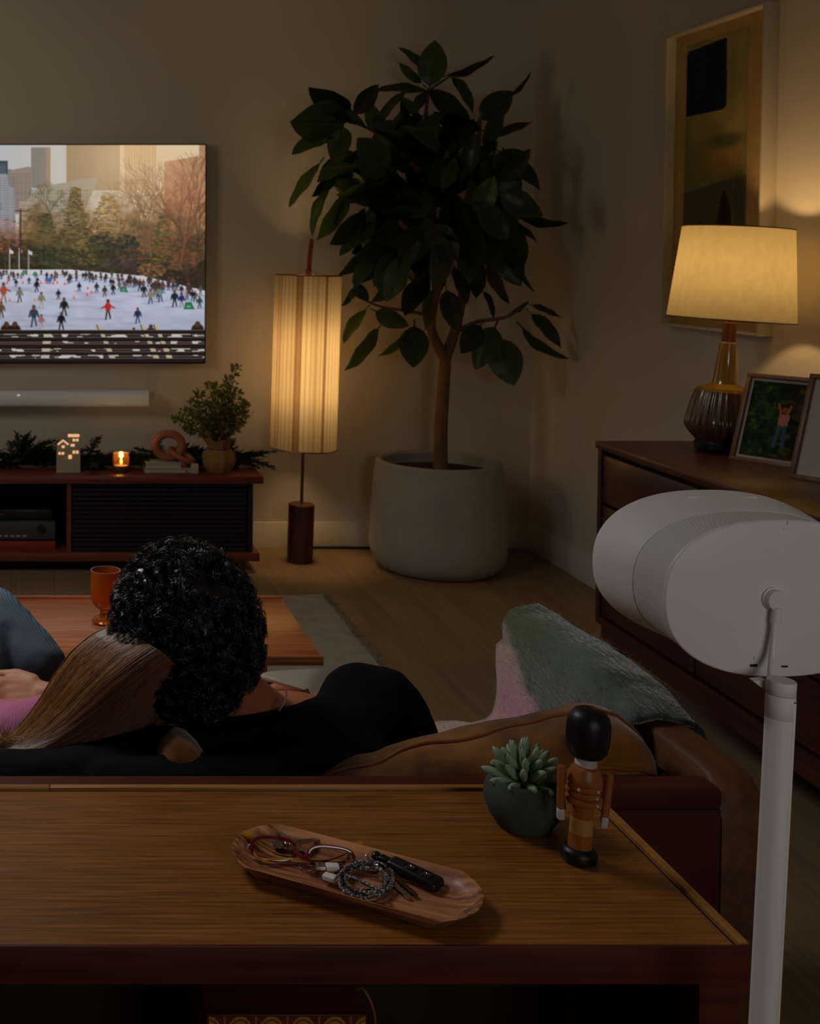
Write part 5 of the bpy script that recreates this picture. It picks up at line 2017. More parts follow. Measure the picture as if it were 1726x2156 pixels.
# left arm and hand resting over the lap
capsule(bm, wn + Vector((.09, .06, -.05)), .040, Vector((.13, 2.24, .575)), .034)
wr = P(92, 1462, 2.24)
capsule(bm, Vector((.13, 2.24, .575)), .032, wr + Vector((.025, 0, .0)), .024)
capsule(bm, wr + Vector((.025, 0, 0)), .024, wr, .021)
hand(bm, wr, (-1, .02, -.02), (.02, .72, .62), (0, -.62, .75), .22, 1.0)
capsule(bm, wn + Vector((-.17, 0, -.04)), .042, Vector((-.24, 2.12, .54)), .034)
wr2 = P(30, 1505, 2.19)
capsule(bm, Vector((-.24, 2.12, .54)), .032, wr2 + Vector((-.05, 0, -.01)), .022)
hand(bm, wr2 + Vector((-.06, .02, .0)), (.9, .5, .1), (-.2, .4, .9), (0, -.7, .7), .9, .85)
kn = [(Vector((-.22, 2.25, .53)), Vector((-.105, 2.47, .675)), Vector((.02, 2.40, .50)), Vector((.10, 2.40, .475))),
      (Vector((-.30, 2.26, .53)), Vector((-.24, 2.55, .66)), Vector((-.17, 2.44, .49)), Vector((-.08, 2.46, .475)))]
for hip, knee, ank, toe in kn:
    capsule(bm, hip, .072, knee, .055)
    capsule(bm, knee, .055, ank, .036)
    capsule(bm, ank, .034, toe, .026)
organic('body', bm, M['skin'], .0045, wom, smooth_it=3)
bm = NB()
capsule(bm, Vector((-.22, 2.25, .53)), .098, Vector((-.30, 2.26, .53)), .098)
for hip, knee, ank, toe in kn:
    capsule(bm, hip, .088, knee, .071)
    capsule(bm, knee, .071, ank, .050)
capsule(bm, kn[0][1], .070, Vector((-.02, 2.42, .60)), .068)
jeans = organic('knit_leggings', bm, M['jeans'], .007, wom, smooth_it=6, wrinkle=.0025)
nt = M['jeans'].node_tree
mp = coords(nt, (1, 1, 1), (0, R(38), 0))
wv = nt.nodes.new('ShaderNodeTexWave')
wv.inputs['Scale'].default_value = 75
wv.inputs['Distortion'].default_value = .6
nt.links.new(mp.outputs[0], wv.inputs['Vector'])
bp = nt.nodes.new('ShaderNodeBump')
bp.inputs['Strength'].default_value = .55
bp.inputs['Distance'].default_value = .002
nt.links.new(wv.outputs['Fac'], bp.inputs['Height'])
nt.links.new(bp.outputs[0], nt.nodes['Principled BSDF'].inputs['Normal'])
bm = NB()
capsule(bm, wn + Vector((.0, .01, -.02)), .062, wn + Vector((.09, .06, -.05)), .052)
capsule(bm, wn + Vector((.09, .06, -.05)), .050, Vector((.13, 2.24, .575)), .045)
capsule(bm, Vector((.13, 2.24, .575)), .043, wr + Vector((.04, 0, -.005)), .034)
capsule(bm, wn, .062, wn + Vector((-.17, 0, -.04)), .056)
capsule(bm, wn + Vector((-.17, 0, -.04)), .054, Vector((-.24, 2.12, .54)), .046)
capsule(bm, Vector((-.24, 2.12, .54)), .044, wr2 + Vector((-.05, 0, -.03)), .034)
capsule(bm, P(60, 1538, 2.17), .028, P(-60, 1538, 2.17), .034)
capsule(bm, wn + Vector((-.03, .03, -.04)), (.125, .09, .065), Vector((-.16, 2.2, .53)), (.12, .10, .08))
capsule(bm, Vector((-.16, 2.2, .53)), (.12, .10, .08), Vector((-.22, 2.24, .53)), (.13, .11, .085))
organic('sweater', bm, M['pink'], .007, wom, smooth_it=4, wrinkle=.003, wscale=14)

# long hair: a sheet of strands from the parting near the other head down to the lower left
A_ = [(238, 1316), (195, 1336), (150, 1375), (115, 1422), (88, 1468), (56, 1512), (22, 1548), (-12, 1572), (-40, 1588)]
Bm = [(402, 1440), (365, 1490), (318, 1535), (268, 1572), (215, 1597), (160, 1608), (100, 1610), (45, 1604), (-10, 1594)]


def hair_surface(u, v):
    a = np.stack([np.interp(u, np.linspace(0, 1, 9), [p[0] for p in A_]), np.interp(u, np.linspace(0, 1, 9), [p[1] for p in A_])], -1)
    b = np.stack([np.interp(u, np.linspace(0, 1, 9), [p[0] for p in Bm]), np.interp(u, np.linspace(0, 1, 9), [p[1] for p in Bm])], -1)
    p = a + (b - a) * v[..., None]
    # parting bows towards the viewer's right
    p[..., 0] += 26 * np.sin(PI * v) * (1 - u) ** 2
    bul = np.sin(PI * np.clip(v, 0, 1)) ** .75
    Yd = 2.035 - .165 * bul * (1 - .62 * u) - .05 * u - .10 * v * u
    return p, Yd


def to_world(p, Yd):
    dx_ = (p[..., 0] - CX) / F_PX
    uy = (CY - p[..., 1]) / F_PX
    dy_ = math.cos(PITCH) + uy * math.sin(PITCH)
    dz_ = -math.sin(PITCH) + uy * math.cos(PITCH)
    t = Yd / dy_
    return np.stack([dx_ * t, dy_ * t, EYE + dz_ * t], -1)


uu, vv_ = np.meshgrid(np.linspace(0, 1, 40), np.linspace(0, 1, 40))
pp, yd = hair_surface(uu, vv_)
W_ = to_world(pp, yd + .006)
bm = NB()
gv_ = [[bm.verts.new(W_[j, i]) for i in range(40)] for j in range(40)]
for j in range(39):
    for i in range(39):
        bm.faces.new((gv_[j][i], gv_[j][i + 1], gv_[j + 1][i + 1], gv_[j + 1][i]))
ext = bmesh.ops.extrude_face_region(bm, geom=bm.faces[:])
bmesh.ops.translate(bm, verts=[v for v in ext['geom'] if isinstance(v, bmesh.types.BMVert)], vec=(0, .010, 0))
M['hair_w_base'] = pbr('brown_hair_under', lin((74, 44, 26)), .5)
wh = obj('long_hair', bm, M['hair_w_base'], wom, world=True, sharp=180)
N, S = 5200, 18
v0 = gg.uniform(0, 1, N)
u = np.linspace(0, 1, S)[None, :] * gg.uniform(.82, 1.08, (N, 1))
wob = gg.normal(0, .012, (N, 1)) * u + .016 * np.sin(u * gg.uniform(2, 6, (N, 1)) + gg.uniform(0, 6, (N, 1)))
clump = np.round(v0 * 46) / 46
vv2 = v0[:, None] + (clump - v0)[:, None] * u * .75 + wob
pp, yd = hair_surface(np.clip(u, 0, 1), np.clip(vv2, -.01, 1.01))
# the ends curl up at the lower left
over = np.clip(u - .86, 0, 1)
pp[..., 0] -= over * 160
pp[..., 1] -= over * gg.uniform(-60, 220, (N, 1))
yd = yd - gg.uniform(-.006, .006, (N, 1)) - .004
W_ = to_world(pp, yd)
cA, cB, cC = np.array(lin((84, 50, 26))), np.array(lin((150, 104, 52))), np.array(lin((104, 40, 36)))
m1 = gg.uniform(0, 1, (N, 1)) ** 1.3
colr = cA + (cB - cA) * np.clip(m1 + .35 * np.sin(clump * 90)[:, None], 0, 1) * (1 - .85 * v0[:, None] ** .8)
colr = colr + (cC - colr) * (gg.uniform(0, 1, (N, 1)) < .3) * np.clip(v0[:, None] * 1.6, 0, 1) * .8
M['hair_w'] = vcol_mat('brown_hair', .38, spec=.45)
o = strands('hair_strands', W_, gg.uniform(.0006, .0011, N), M['hair_w'], wom, colors=colr.astype(np.float32))
o.parent = wh
o.matrix_local = Matrix()
o['kind'] = 'stuff'
# loose wisps at the lower left
N = 520
pth = []
for k in range(N):
    x0_, y0_ = gg.uniform(-30, 66), gg.uniform(1548, 1604)
    r_ = gg.uniform(12, 44)
    a0 = gg.uniform(.2, 1.2)
    a1 = a0 + gg.uniform(1.5, 3.4)
    cx_, cy_ = x0_ - 20, y0_ - r_ + 4
    th = np.linspace(a0, a1, 14)
    q = np.stack([cx_ + r_ * np.cos(th) * 1.2, cy_ + r_ * np.sin(th)], -1)
    pth.append(to_world(q, np.full(14, gg.uniform(1.90, 1.95))))
o = strands('curled_ends', pth, .0006, M['hair_w'], wom, colors=np.tile(np.array(lin((156, 112, 62)), np.float32), (N, 1)))
o.parent = wh
o.matrix_local = Matrix()
o['kind'] = 'stuff'

# ================================================================== CONSOLE TABLE
TZ = .70
cY0 = G(600, 1990, TZ).y
cY1 = G(600, 1655, TZ).y
cX1 = G(1563, 1976, TZ).x
cX0 = -1.05
con = thing('console_table', 'dark oak console table with raised edge behind the sofa in the foreground', 'table', ((cX0 + cX1) / 2, (cY0 + cY1) / 2, 0))
obj('tabletop', box(NB(), (cX0, cY0 + .0015, TZ - .030), (cX1 - .017, cY1 - .017, TZ), .0), M['console'], con, world=True, smooth=False)
obj('front_edge', box(NB(), (cX0, cY0 - .003, TZ - .042), (cX1, cY0 + .0015, TZ + .0004), .0012), M['console_dark'], con, world=True)
obj('groove', box(NB(), (cX0, cY1 - .0169, TZ - .03), (cX1 - .008, cY1 - .011, TZ - .003)), M['groove_and_shade_panel'], con, world=True, smooth=False)
obj('groove', box(NB(), (cX1 - .0169, cY0 + .0016, TZ - .03), (cX1 - .011, cY1 - .0165, TZ - .003)), M['groove_and_shade_panel'], con, world=True, smooth=False)
seam = G(105, 1660, TZ).x
obj('edge_strip', box(NB(), (cX0, cY1 - .011, TZ - .03), (seam - .0006, cY1, TZ + .003), .0015), M['strip'], con, world=True)
obj('edge_strip', box(NB(), (seam + .0006, cY1 - .011, TZ - .03), (cX1, cY1, TZ + .003), .0015), M['strip'], con, world=True)
obj('edge_strip', box(NB(), (cX1 - .011, cY0 + .0016, TZ - .042), (cX1, cY1 - .0112, TZ + .003), .0015), M['strip'], con, world=True)
obj('apron', box(NB(), (cX0 + .03, cY0 + .006, TZ - .042), (cX1 - .0112, cY1 - .02, TZ - .0301)), M['console_dark'], con, world=True)
for lx in (cX0 + .01, cX1 - .052):
    for ly in (cY0 + .002, cY1 - .05):
        bm = NB()
        loft(bm, [[(lx + .004, ly + .004, 0), (lx + .038, ly + .004, 0), (lx + .038, ly + .038, 0), (lx + .004, ly + .038, 0)],
                  [(lx, ly, TZ - .042), (lx + .044, ly, TZ - .042), (lx + .044, ly + .044, TZ - .042), (lx, ly + .044, TZ - .042)]])
        obj('leg', bm, M['console_dark'], con, world=True, smooth=False)
obj('back_panel', box(NB(), (cX0 + .06, cY1 - .03, .12), (cX1 - .055, cY1 - .022, TZ - .043)), M['groove_and_shade_panel'], con, world=True)  # near-black panel added so the space under the tabletop stays dark
obj('side_panel', box(NB(), (cX1 - .030, cY0 + .05, .12), (cX1 - .022, cY1 - .052, TZ - .043)), M['groove_and_shade_panel'], con, world=True)  # added as well, its near-black stands in for shade at the right end
obj('lower_shelf', box(NB(), (cX0 + .05, cY0 + .02, .33), (cX1 - .05, cY1 - .03, .35), .002), M['console_dark'], con, world=True)
# patterned box on the lower shelf
bY = 1.37
a, b_ = P(437, 2134, bY), P(770, 2134, bY)
cv = Canvas(170, 100, 0, 0, 1)
cv.a[:] = (96, 44, 22)
for kx_ in range(6):
    for ky_ in range(5):
        x_, y_ = kx_ * 34 + (17 if ky_ % 2 else 0), ky_ * 24 + 12
        for r_ in (14, 10.5, 7, 3.6):
            th = np.linspace(0, 2 * PI, 22)
            for i in range(21):
                cv.line(x_ + r_ * math.cos(th[i]), y_ + r_ * .8 * math.sin(th[i]), x_ + r_ * math.cos(th[i + 1]), y_ + r_ * .8 * math.sin(th[i + 1]), 1.3, (190, 140, 50))
        cv.line(x_ + 17, y_ - 14, x_ + 17, y_ + 14, 1.6, (190, 140, 50), .7)
bx = thing('patterned_box', 'fabric covered box with gold paisley pattern on the console lower shelf', 'box', ((a.x + b_.x) / 2, bY + .1, .35))
obj('body', box(NB(), (a.x, bY, .35), (b_.x, bY + .2, a.z - .02), .002), M['redbook'], bx, world=True)
obj('lid', box(NB(), (a.x - .002, bY - .002, a.z - .02), (b_.x + .002, bY + .202, a.z), .002), M['console_dark'], bx, world=True)
painted('paisley_fabric', cv, (a.x + .001, bY - .003, a.z - .0015), (b_.x - a.x - .002, 0, 0), (0, 0, -(a.z - .355)), M['print'], bx, world=True)
bm = NB()
tube(bm, smooth_path([(b_.x + .002, bY + .06, a.z - .01), (b_.x + .012, bY + .05, a.z - .004), (b_.x + .022, bY + .04, a.z - .03), (b_.x + .02, bY + .04, a.z - .08)], 6), .002, 6)
obj('strap', bm, M['piping'], bx, world=True)

# ------------------------------------------------------------------ wooden tray
o_px = [(487, 1803), (487, 1788), (497, 1766), (517, 1746), (545, 1733), (578, 1733), (990, 1851), (1012, 1868), (1018, 1888), (1014, 1908), (985, 1933), (946, 1946), (930, 1945), (500, 1812)]
op = [G(x_, y_, TZ + .020) for x_, y_ in o_px]
c0_, c1_ = G(510, 1772, TZ + .02), G(990, 1902, TZ + .02)
ctr = (c0_ + c1_) / 2
ux_ = (c1_ - c0_)
Lh = ux_.length / 2
ux_.normalize()
uy_ = Vector((-ux_.y, ux_.x, 0))
loc2 = [((p - ctr).dot(ux_), (p - ctr).dot(uy_)) for p in op]
umax, umin = max(p[0] for p in loc2), min(p[0] for p in loc2)
vmax, vmin = max(p[1] for p in loc2), min(p[1] for p in loc2)
Lx, Wy = (umax - umin) / 2, (vmax - vmin) / 2
ctr = ctr + ux_ * (umax + umin) / 2 + uy_ * (vmax + vmin) / 2
ang = math.atan2(ux_.y, ux_.x)
tray = thing('tray', 'long narrow acacia wood tray on the console holding glasses and keys', 'tray', (ctr.x, ctr.y, TZ + .0005), (0, 0, ang))


def tray_ring(dl, dw, z, cr=.45):
    a, b_ = Lx - dl, Wy - dw
    pts = []
    n = 14
    e = .034 * (a / Lx)
    for sx_ in (1, -1):
        for i in range(n + 1):
            t = i / n * 2 - 1
            t = t * sx_
            yy = b_ * math.copysign(abs(t) ** .8, t)
            xx = sx_ * (a - e * abs(yy / b_) ** 2.4)
            zz = z
            pts.append((xx, yy, zz))
    return pts


bm = NB()
loft(bm, [tray_ring(.030, .022, 0), tray_ring(.016, .009, .006), tray_ring(.002, .001, .019), tray_ring(0, 0, .0205), tray_ring(.002, .002, .0208), tray_ring(.012, .010, .0125), tray_ring(.024, .020, .0065), tray_ring(.045, .032, .0050)])
obj('dish', bm, M['tray'], tray, sharp=60)
nt = M['tray'].node_tree


def TR(px, py, h):
    return G(px, py, TZ + h)


# eyeglasses
eg = thing('eyeglasses', 'eyeglasses with dark red front and amber temples lying in the tray', 'glasses', TR(640, 1790, .008))
zh = .024


def rim(cx_, cy_, a, b_, tilt_, z0):
    pts = []
    for t in np.linspace(0, 2 * PI, 41)[:-1]:
        c_, s_ = math.cos(t), math.sin(t)
        x_ = a * math.copysign(abs(c_) ** .72, c_)
        y_ = b_ * math.copysign(abs(s_) ** .78, s_)
        xr = x_ * math.cos(tilt_) - y_ * math.sin(tilt_)
        yr = x_ * math.sin(tilt_) + y_ * math.cos(tilt_)
        hgt_ = z0 - (yr / b_) * .010
        pts.append(TR(cx_ + xr, cy_ + yr, hgt_))
    return pts


r1 = rim(576, 1787, 47, 23.5, .10, .020)
r2 = rim(697, 1805, 48, 22, .12, .018)
for rr_ in (r1, r2):
    bm = NB()
    tube(bm, rr_, .0021, 8, closed=True)
    obj('rim', bm, M['wine'], eg, world=True)
    bm = NB()
    n = len(rr_)
    cc = sum(rr_, Vector()) / n
    up_ = Vector((0, -.3, .9)).normalized() * .0007
    loft(bm, [[cc + (q - cc) * .96 + up_ for q in rr_], [cc + (q - cc) * .96 - up_ for q in rr_]])
    obj('lens', bm, M['lens'], eg, world=True)
bm = NB()
tube(bm, smooth_path([TR(621, 1784, .024), TR(630, 1800, .023), TR(640, 1806, .023), TR(649, 1800, .022)], 5), .0026, 8)
obj('bridge', bm, M['wine'], eg, world=True)
for pts in (((532, 1790, .018), (548, 1808, .014), (610, 1808, .012), (680, 1812, .012), (720, 1800, .013), (745, 1786, .015), (762, 1778, .017)),
            ((744, 1812, .016), (700, 1815, .011), (640, 1808, .010), (590, 1800, .011), (560, 1785, .014), (535, 1768, .018), (512, 1756, .020))):
    bm = NB()
    path = smooth_path([TR(*q) for q in pts], 5)
    n = len(path)
    tube(bm, path, [.0014 + (.0032 if i > n - 7 else .0) * min(1, (i - n + 8) / 3) for i in range(n)], 8)
    obj('temple', bm, M['amber'], eg, world=True)
for (x_, y_) in ((528, 1784),):
    bm = NB()
    ellipsoid(bm, TR(x_, y_, .019), (.0045, .002, .0045))
    obj('nose_pad', bm, M['toy_white'], eg, world=True)


# keys
def key(label, bow, tip, h, s=1.0, mat='steel'):
    p0, p1 = TR(bow[0], bow[1], h), TR(tip[0], tip[1], h - .004)
    k_ = thing('key', label, 'key', p0)
    d_ = (p1 - p0)
    L = d_.length
    d_.normalize()
    n_ = Vector((-d_.y, d_.x, 0)).normalized()
    up_ = d_.cross(n_).normalized()
    bm = NB()
    ring1, ring2 = [], []
    for t in np.linspace(0, 2 * PI, 17)[:-1]:
        q = p0 + d_ * .009 * s * math.cos(t) + n_ * .009 * s * math.sin(t)
        ring1.append(q + up_ * .001)
        ring2.append(q - up_ * .001)
    loft(bm, [ring1, ring2])
    obj('bow', bm, M[mat], k_, world=True)
    bm = NB()
    prof_ = [(0, .0022), (.35, .0022), (.40, .0034), (.97, .0032), (1, .001)]
    top_, bot = [], []
    for i, t in enumerate(np.linspace(0, 1, 22)):
        wd_ = .0034 if t > .25 else .0045
        cut = (.0016 if (i % 3 == 1 and t > .4) else 0)
        if t > .97:
            wd_ = .001
        q = p0 + d_ * (.006 * s + (L - .006 * s) * t)
        top_.append(q + n_ * (wd_ - cut))
        bot.append(q - n_ * wd_)
    outl = top_ + bot[::-1]
    loft(bm, [[q + up_ * .001 for q in outl], [q - up_ * .001 for q in outl]])
    bmesh.ops.triangulate(bm, faces=[f for f in bm.faces if len(f.verts) > 4])
    obj('blade', bm, M[mat], k_, world=True, smooth=False)
    return k_


key('brass toned key pointing up left behind the glasses', (612, 1772), (577, 1744), .018, .9)
key('toothed steel key pointing right above the glasses bridge', (622, 1775), (676, 1765), .020, .9)
key('steel key seen through the left lens of the glasses', (585, 1778), (640, 1792), .012, .9)
key('long steel key sticking out under the coiled cable, left one', (812, 1845), (864, 1892), .012)
key('dark key beside the other one below the black key fob', (822, 1838), (878, 1887), .013, .9, 'brass')
bm = NB()
cc = TR(648, 1826, .0085)
tube(bm, [cc + Vector((.010 * math.cos(t), .0075 * math.sin(t), 0)) for t in np.linspace(0, 2 * PI, 25)[:-1]], .0008, 6, closed=True)
tag(obj('split_ring', bm, M['steel']), 'small steel split ring on the tray below the glasses bridge', 'ring')

# key fob
fobp = TR(872, 1840, .014)
fa, fb = TR(838, 1824, .014), TR(915, 1855, .014)
fd = fb - fa
fob = thing('key_fob', 'black car key fob with two buttons at the tray right side', 'key fob', fobp, (0, R(4), math.atan2(fd.y, fd.x)))
bm = NB()
box(bm, (-.033, -.0135, -.0065), (.033, .0135, .0065), .0055, 4)
for v in bm.verts:
    if v.co.x < -.02:
        v.co.y *= .8
obj('shell', bm, M['black'], fob)
for xx in (-.004, .016):
    bm = NB()
    box(bm, (xx - .0065, -.0062, .0055), (xx + .0065, .0062, .0074), .0018, 3)
    bt = obj('button', bm, M['device'], fob)
    bm = NB()
    tube(bm, [(xx - .0024 + .0018 * math.cos(t), .0012 * math.sin(t), .0076) for t in np.linspace(0, 2 * PI, 17)[:-1]], .00025, 4, closed=True)
    box(bm, (xx - .0006, -.0014, .0074), (xx + .003, .0014, .0077))
    ic = obj('lock_symbol', bm, M['silver'], fob)
    ic.parent = bt
bm = NB()
box(bm, (-.046, -.006, -.004), (-.031, .006, .004), .003, 3)
ellipsoid(bm, (-.050, .0, .0), (.006, .007, .005), 16, 8)
obj('key_hinge', bm, M['black'], fob)
bm = NB()
tube(bm, [(-.052 + .010 * math.cos(t), -.004 + .008 * math.sin(t), -.002 + .003 * math.sin(2 * t)) for t in np.linspace(0, 2 * PI, 25)[:-1]], .0008, 6, closed=True)
obj('key_ring', bm, M['steel'], fob)

# braided cable
cab_ = thing('charging_cable', 'coiled grey braided charging cable with white plugs in the tray', 'cable', TR(770, 1850, .006))
M['braid'] = pbr('braid', lin((96, 94, 96)), .6)
nt = M['braid'].node_tree
mp = coords(nt, (1, 1, 1))
ch = nt.nodes.new('ShaderNodeTexVoronoi')
ch.inputs['Scale'].default_value = 330
nt.links.new(mp.outputs[0], ch.inputs['Vector'])
r = nt.nodes.new('ShaderNodeValToRGB')
r.color_ramp.elements[0].position = .25
r.color_ramp.elements[1].position = .42
r.color_ramp.elements[0].color = (*lin((205, 200, 196)), 1)
r.color_ramp.elements[1].color = (*lin((66, 64, 68)), 1)
nt.links.new(ch.outputs['Distance'], r.inputs[0])
nt.links.new(r.outputs[0], nt.nodes['Principled BSDF'].inputs['Base Color'])
gg = np.random.default_rng(12)
pts = []
T_ = 4.6
for i in range(int(T_ * 18)):
    t = i / 18 * 2 * PI
    k = i / (T_ * 18)
    rx_, ry_ = 49 + 8 * math.sin(k * 9), 31 + 6 * math.cos(k * 7)
    x_ = 771 + 4 * math.sin(k * 11) + rx_ * math.cos(t + 2.4)
    y_ = 1850 + 4 * math.cos(k * 13) - ry_ * math.sin(t + 2.4)
    pts.append(TR(x_, y_, .009 + .0085 * k + .002 * math.sin(t * 1.3)))
pts = [TR(706, 1838, .012), TR(716, 1834, .013)] + pts[3:] + [TR(724, 1842, .016), TR(712, 1849, .013)]
bm = NB()
tube(bm, smooth_path(pts, 3), .0019, 8)
obj('braided_cord', bm, M['braid'], cab_, world=True)


def plug(tipp, endp, h, wd, metal):
    p0, p1 = TR(*tipp, h), TR(*endp, h)
    d_ = (p1 - p0)
    L = d_.length
    mt = Matrix.Translation(p0) @ Matrix.Rotation(math.atan2(d_.y, d_.x), 4, 'Z')
    ml = .012 if metal else 0
    bm = box(NB(), (ml, -wd, -.0032), (L, wd, .0032), .0018, 3)
    bm.transform(mt)
    hs = obj('plug_housing', bm, M['white2'], cab_, world=True)
    if metal:
        bm = box(NB(), (0, -wd * .82, -.0024), (ml, wd * .82, .0024), .0004, 1)
        bm.transform(mt)
        t = obj('connector', bm, M['silver'], cab_, world=True)
        t.parent = hs
        for sy_ in (-.0022, .0022):
            bm = box(NB(), (.004, sy_ - .0009, .0023), (.0065, sy_ + .0009, .0026))
            bm.transform(mt)
            t = obj('contact_hole', bm, M['black'], cab_, world=True)
            t.parent = hs
    return hs


plug((664, 1824), (714, 1826), .018, .0058, True)
plug((681, 1843), (708, 1852), .014, .0056, False)

# ------------------------------------------------------------------ succulent
sp_ = G(1102, 1738, TZ)
suc = thing('succulent', 'small pale green succulent in a slate coloured round pot', 'plant', (sp_.x, sp_.y, TZ))
ks = sp_.y / F_PX
bm = NB()
prof = [(.026, 0), (.034, .002), (.043, .016), (.0505, .034), (.0495, .046), (.0455, .064), (.0435, .067), (.0415, .066), (.0425, .056), (.042, .052)]
lathe(bm, prof, 64)
obj('pot', bm, M['green_pot'], suc)
bm = NB()
lathe(bm, [(.042, .045), (.0425, .053), (.02, .056), (0, .057)], 24)
obj('soil', bm, M['soil'], suc)
bm = NB()
rings = []
for t in np.linspace(0, 1, 9):
    r_ = (.16 + .10 * math.sin(PI * min(1, t * 1.05))) * (1 if t < .85 else (1 - t) / .15 * .75 + .25) * .62
    if t == 1:
        r_ = .02
    rings.append([(r_ * math.cos(a), r_ * .8 * math.sin(a), t) for a in np.linspace(0, 2 * PI, 11)[:-1]])
loft(bm, rings)
bmesh.ops.recalc_face_normals(bm, faces=bm.faces)
sme = bpy.data.meshes.new('succulent_leaf')
bm.to_mesh(sme)
bm.free()
sme.shade_smooth()
sme.materials.append(M['succulent'])
layers = [(11, 74, .036), (10, 52, .036), (8, 32, .034), (6, 16, .028), (2, 5, .026)]
for li, (n, tiltd, L) in enumerate(layers):
    for k in range(n):
        a = 2 * PI * (k + .5 * (li % 2)) / n + .2 * li + random.uniform(-.1, .1)
        o = bpy.data.objects.new('leaf', sme)
        COL.objects.link(o)
        o.parent = suc
        o.rotation_mode = 'ZYX'
        o.rotation_euler = (0, R(tiltd + random.uniform(-6, 6)), a)
        s_ = L * random.uniform(.9, 1.12)
        o.scale = (s_ * 1.1, s_ * 1.1, s_)
        rr_ = .008 + .008 * (tiltd / 74)
        o.location = (rr_ * math.cos(a), rr_ * math.sin(a), .058 + .010 * li * .8)
        o.rotation_mode = 'XYZ'
        o.rotation_euler = (Matrix.Rotation(a, 3, 'Z') @ Matrix.Rotation(R(tiltd + random.uniform(-6, 6)), 3, 'Y')).to_euler()

# ------------------------------------------------------------------ wooden guardsman figure, seen from behind
np_ = G(1218, 1812, TZ)
nc = thing('wooden_soldier', 'wooden toy guardsman with tall black hat beside the succulent', 'figurine', (np_.x, np_.y, TZ), (R(0), R(3.2), R(-4)))
nc.scale = (.94, .94, 1)
s1 = np_.y / F_PX   # metres per pixel here
bm = NB()
lathe(bm, [(.018, 0), (.0215, .002), (.0228, .007), (.0226, .012), (.020, .016), (.0165, .0185), (0, .019)], 48)
obj('boots', bm, M['black_gloss'], nc)
bm = NB()
lathe(bm, [(.0148, .017), (.0145, .036)], 32)
obj('leg_block', bm, M['toy'], nc)
bm = NB()
lathe(bm, [(.0143, .0362), (.0136, .056)], 32)
obj('leg_block', bm, M['toy_light'], nc)
bm = NB()
lathe(bm, [(.0134, .0562), (.0128, .074)], 32)
obj('leg_block', bm, M['toy'], nc)
for z_, r_ in ((.0775, .0222), (.0865, .0208), (.0950, .0218)):
    bm = NB()
    prof = [(r_ * .86, z_ - .0046), (r_ * .97, z_ - .0030), (r_, z_), (r_ * .97, z_ + .0030), (r_ * .86, z_ + .0046)]
    lathe(bm, prof, 36)
    ring_ = obj('body_ring', bm, M['toy'], nc)
    for a in ((R(-62), R(-128)) if z_ > .09 else (R(-62),)):
        bm = NB()
        ellipsoid(bm, (r_ * math.cos(a), r_ * math.sin(a), z_), (.0021, .0021, .0021), 12, 8)
        bt = obj('button', bm, M['toy_white'], nc)
        bt.parent = ring_
bm = NB()
lathe(bm, [(.0215, .0992), (.0220, .102), (.0212, .108), (.0165, .118), (.011, .121)], 36)
obj('chest', bm, M['toy'], nc)
bm = NB()
lathe(bm, [(.0125, .1195), (.0138, .121), (.0138, .124), (.0118, .125), (.0130, .1265), (.0128, .129), (.010, .130)], 32)
obj('collar', bm, M['toy_white'], nc)
bm = NB()
lathe(bm, [(.0105, .128), (.0105, .142)], 24)
obj('neck', bm, M['toy_light'], nc)
bm = NB()
lathe(bm, [(.013, .131), (.0195, .1325), (.0245, .139), (.0266, .149), (.0272, .161), (.0268, .172), (.0245, .181), (.0195, .1875), (.011, .1912), (0, .1925)], 48)
obj('fur_hat', bm, M['black_gloss'], nc)
for sx_ in (-1, 1):
    ar = NB()
    lathe(ar, [(.0035, .0), (.0050, .002), (.0050, .050), (.0046, .053)], 20)
    ar.transform(Matrix.Translation((sx_ * .0285, -.001, .064 if sx_ < 0 else .058)) @ Matrix.Rotation(R(3 * sx_), 4, 'Y'))
    aro = obj('arm', ar, M['toy'], nc)
    h_ = NB()
    box(h_, (-.0045, -.0045, -.0135), (.0045, .0045, 0.0005), .002, 3)
    h_.transform(Matrix.Translation((sx_ * .0282, -.001, .064 if sx_ < 0 else .058)) @ Matrix.Rotation(R(3 * sx_), 4, 'Y'))
    ho = obj('glove', h_, M['toy_white'], nc)
    ho.parent = aro

# ================================================================== SPEAKER AND STAND
yr = 1.18
rc_ = P(1640, 1261, yr)
fc_ = P(1497, 1186, 1.345)
spk = thing('speaker', 'white oval wireless speaker mounted on the slim white stand', 'speaker', rc_)


def oval(c, hw, hh, e=2.35, n=96):
    out_ = []
    for i in range(n):
        a = 2 * PI * i / n
        c_, s_ = math.cos(a), math.sin(a)
        out_.append((c[0] + hw * math.copysign(abs(c_) ** (2 / e), c_), c[1], c[2] + hh * math.copysign(abs(s_) ** (2 / e), s_)))
    return out_


def cen(y):
    f = (y - yr) / (1.345 - yr)
    return (rc_.x + (fc_.x - rc_.x) * f, y, rc_.z + (fc_.z - rc_.z) * f)


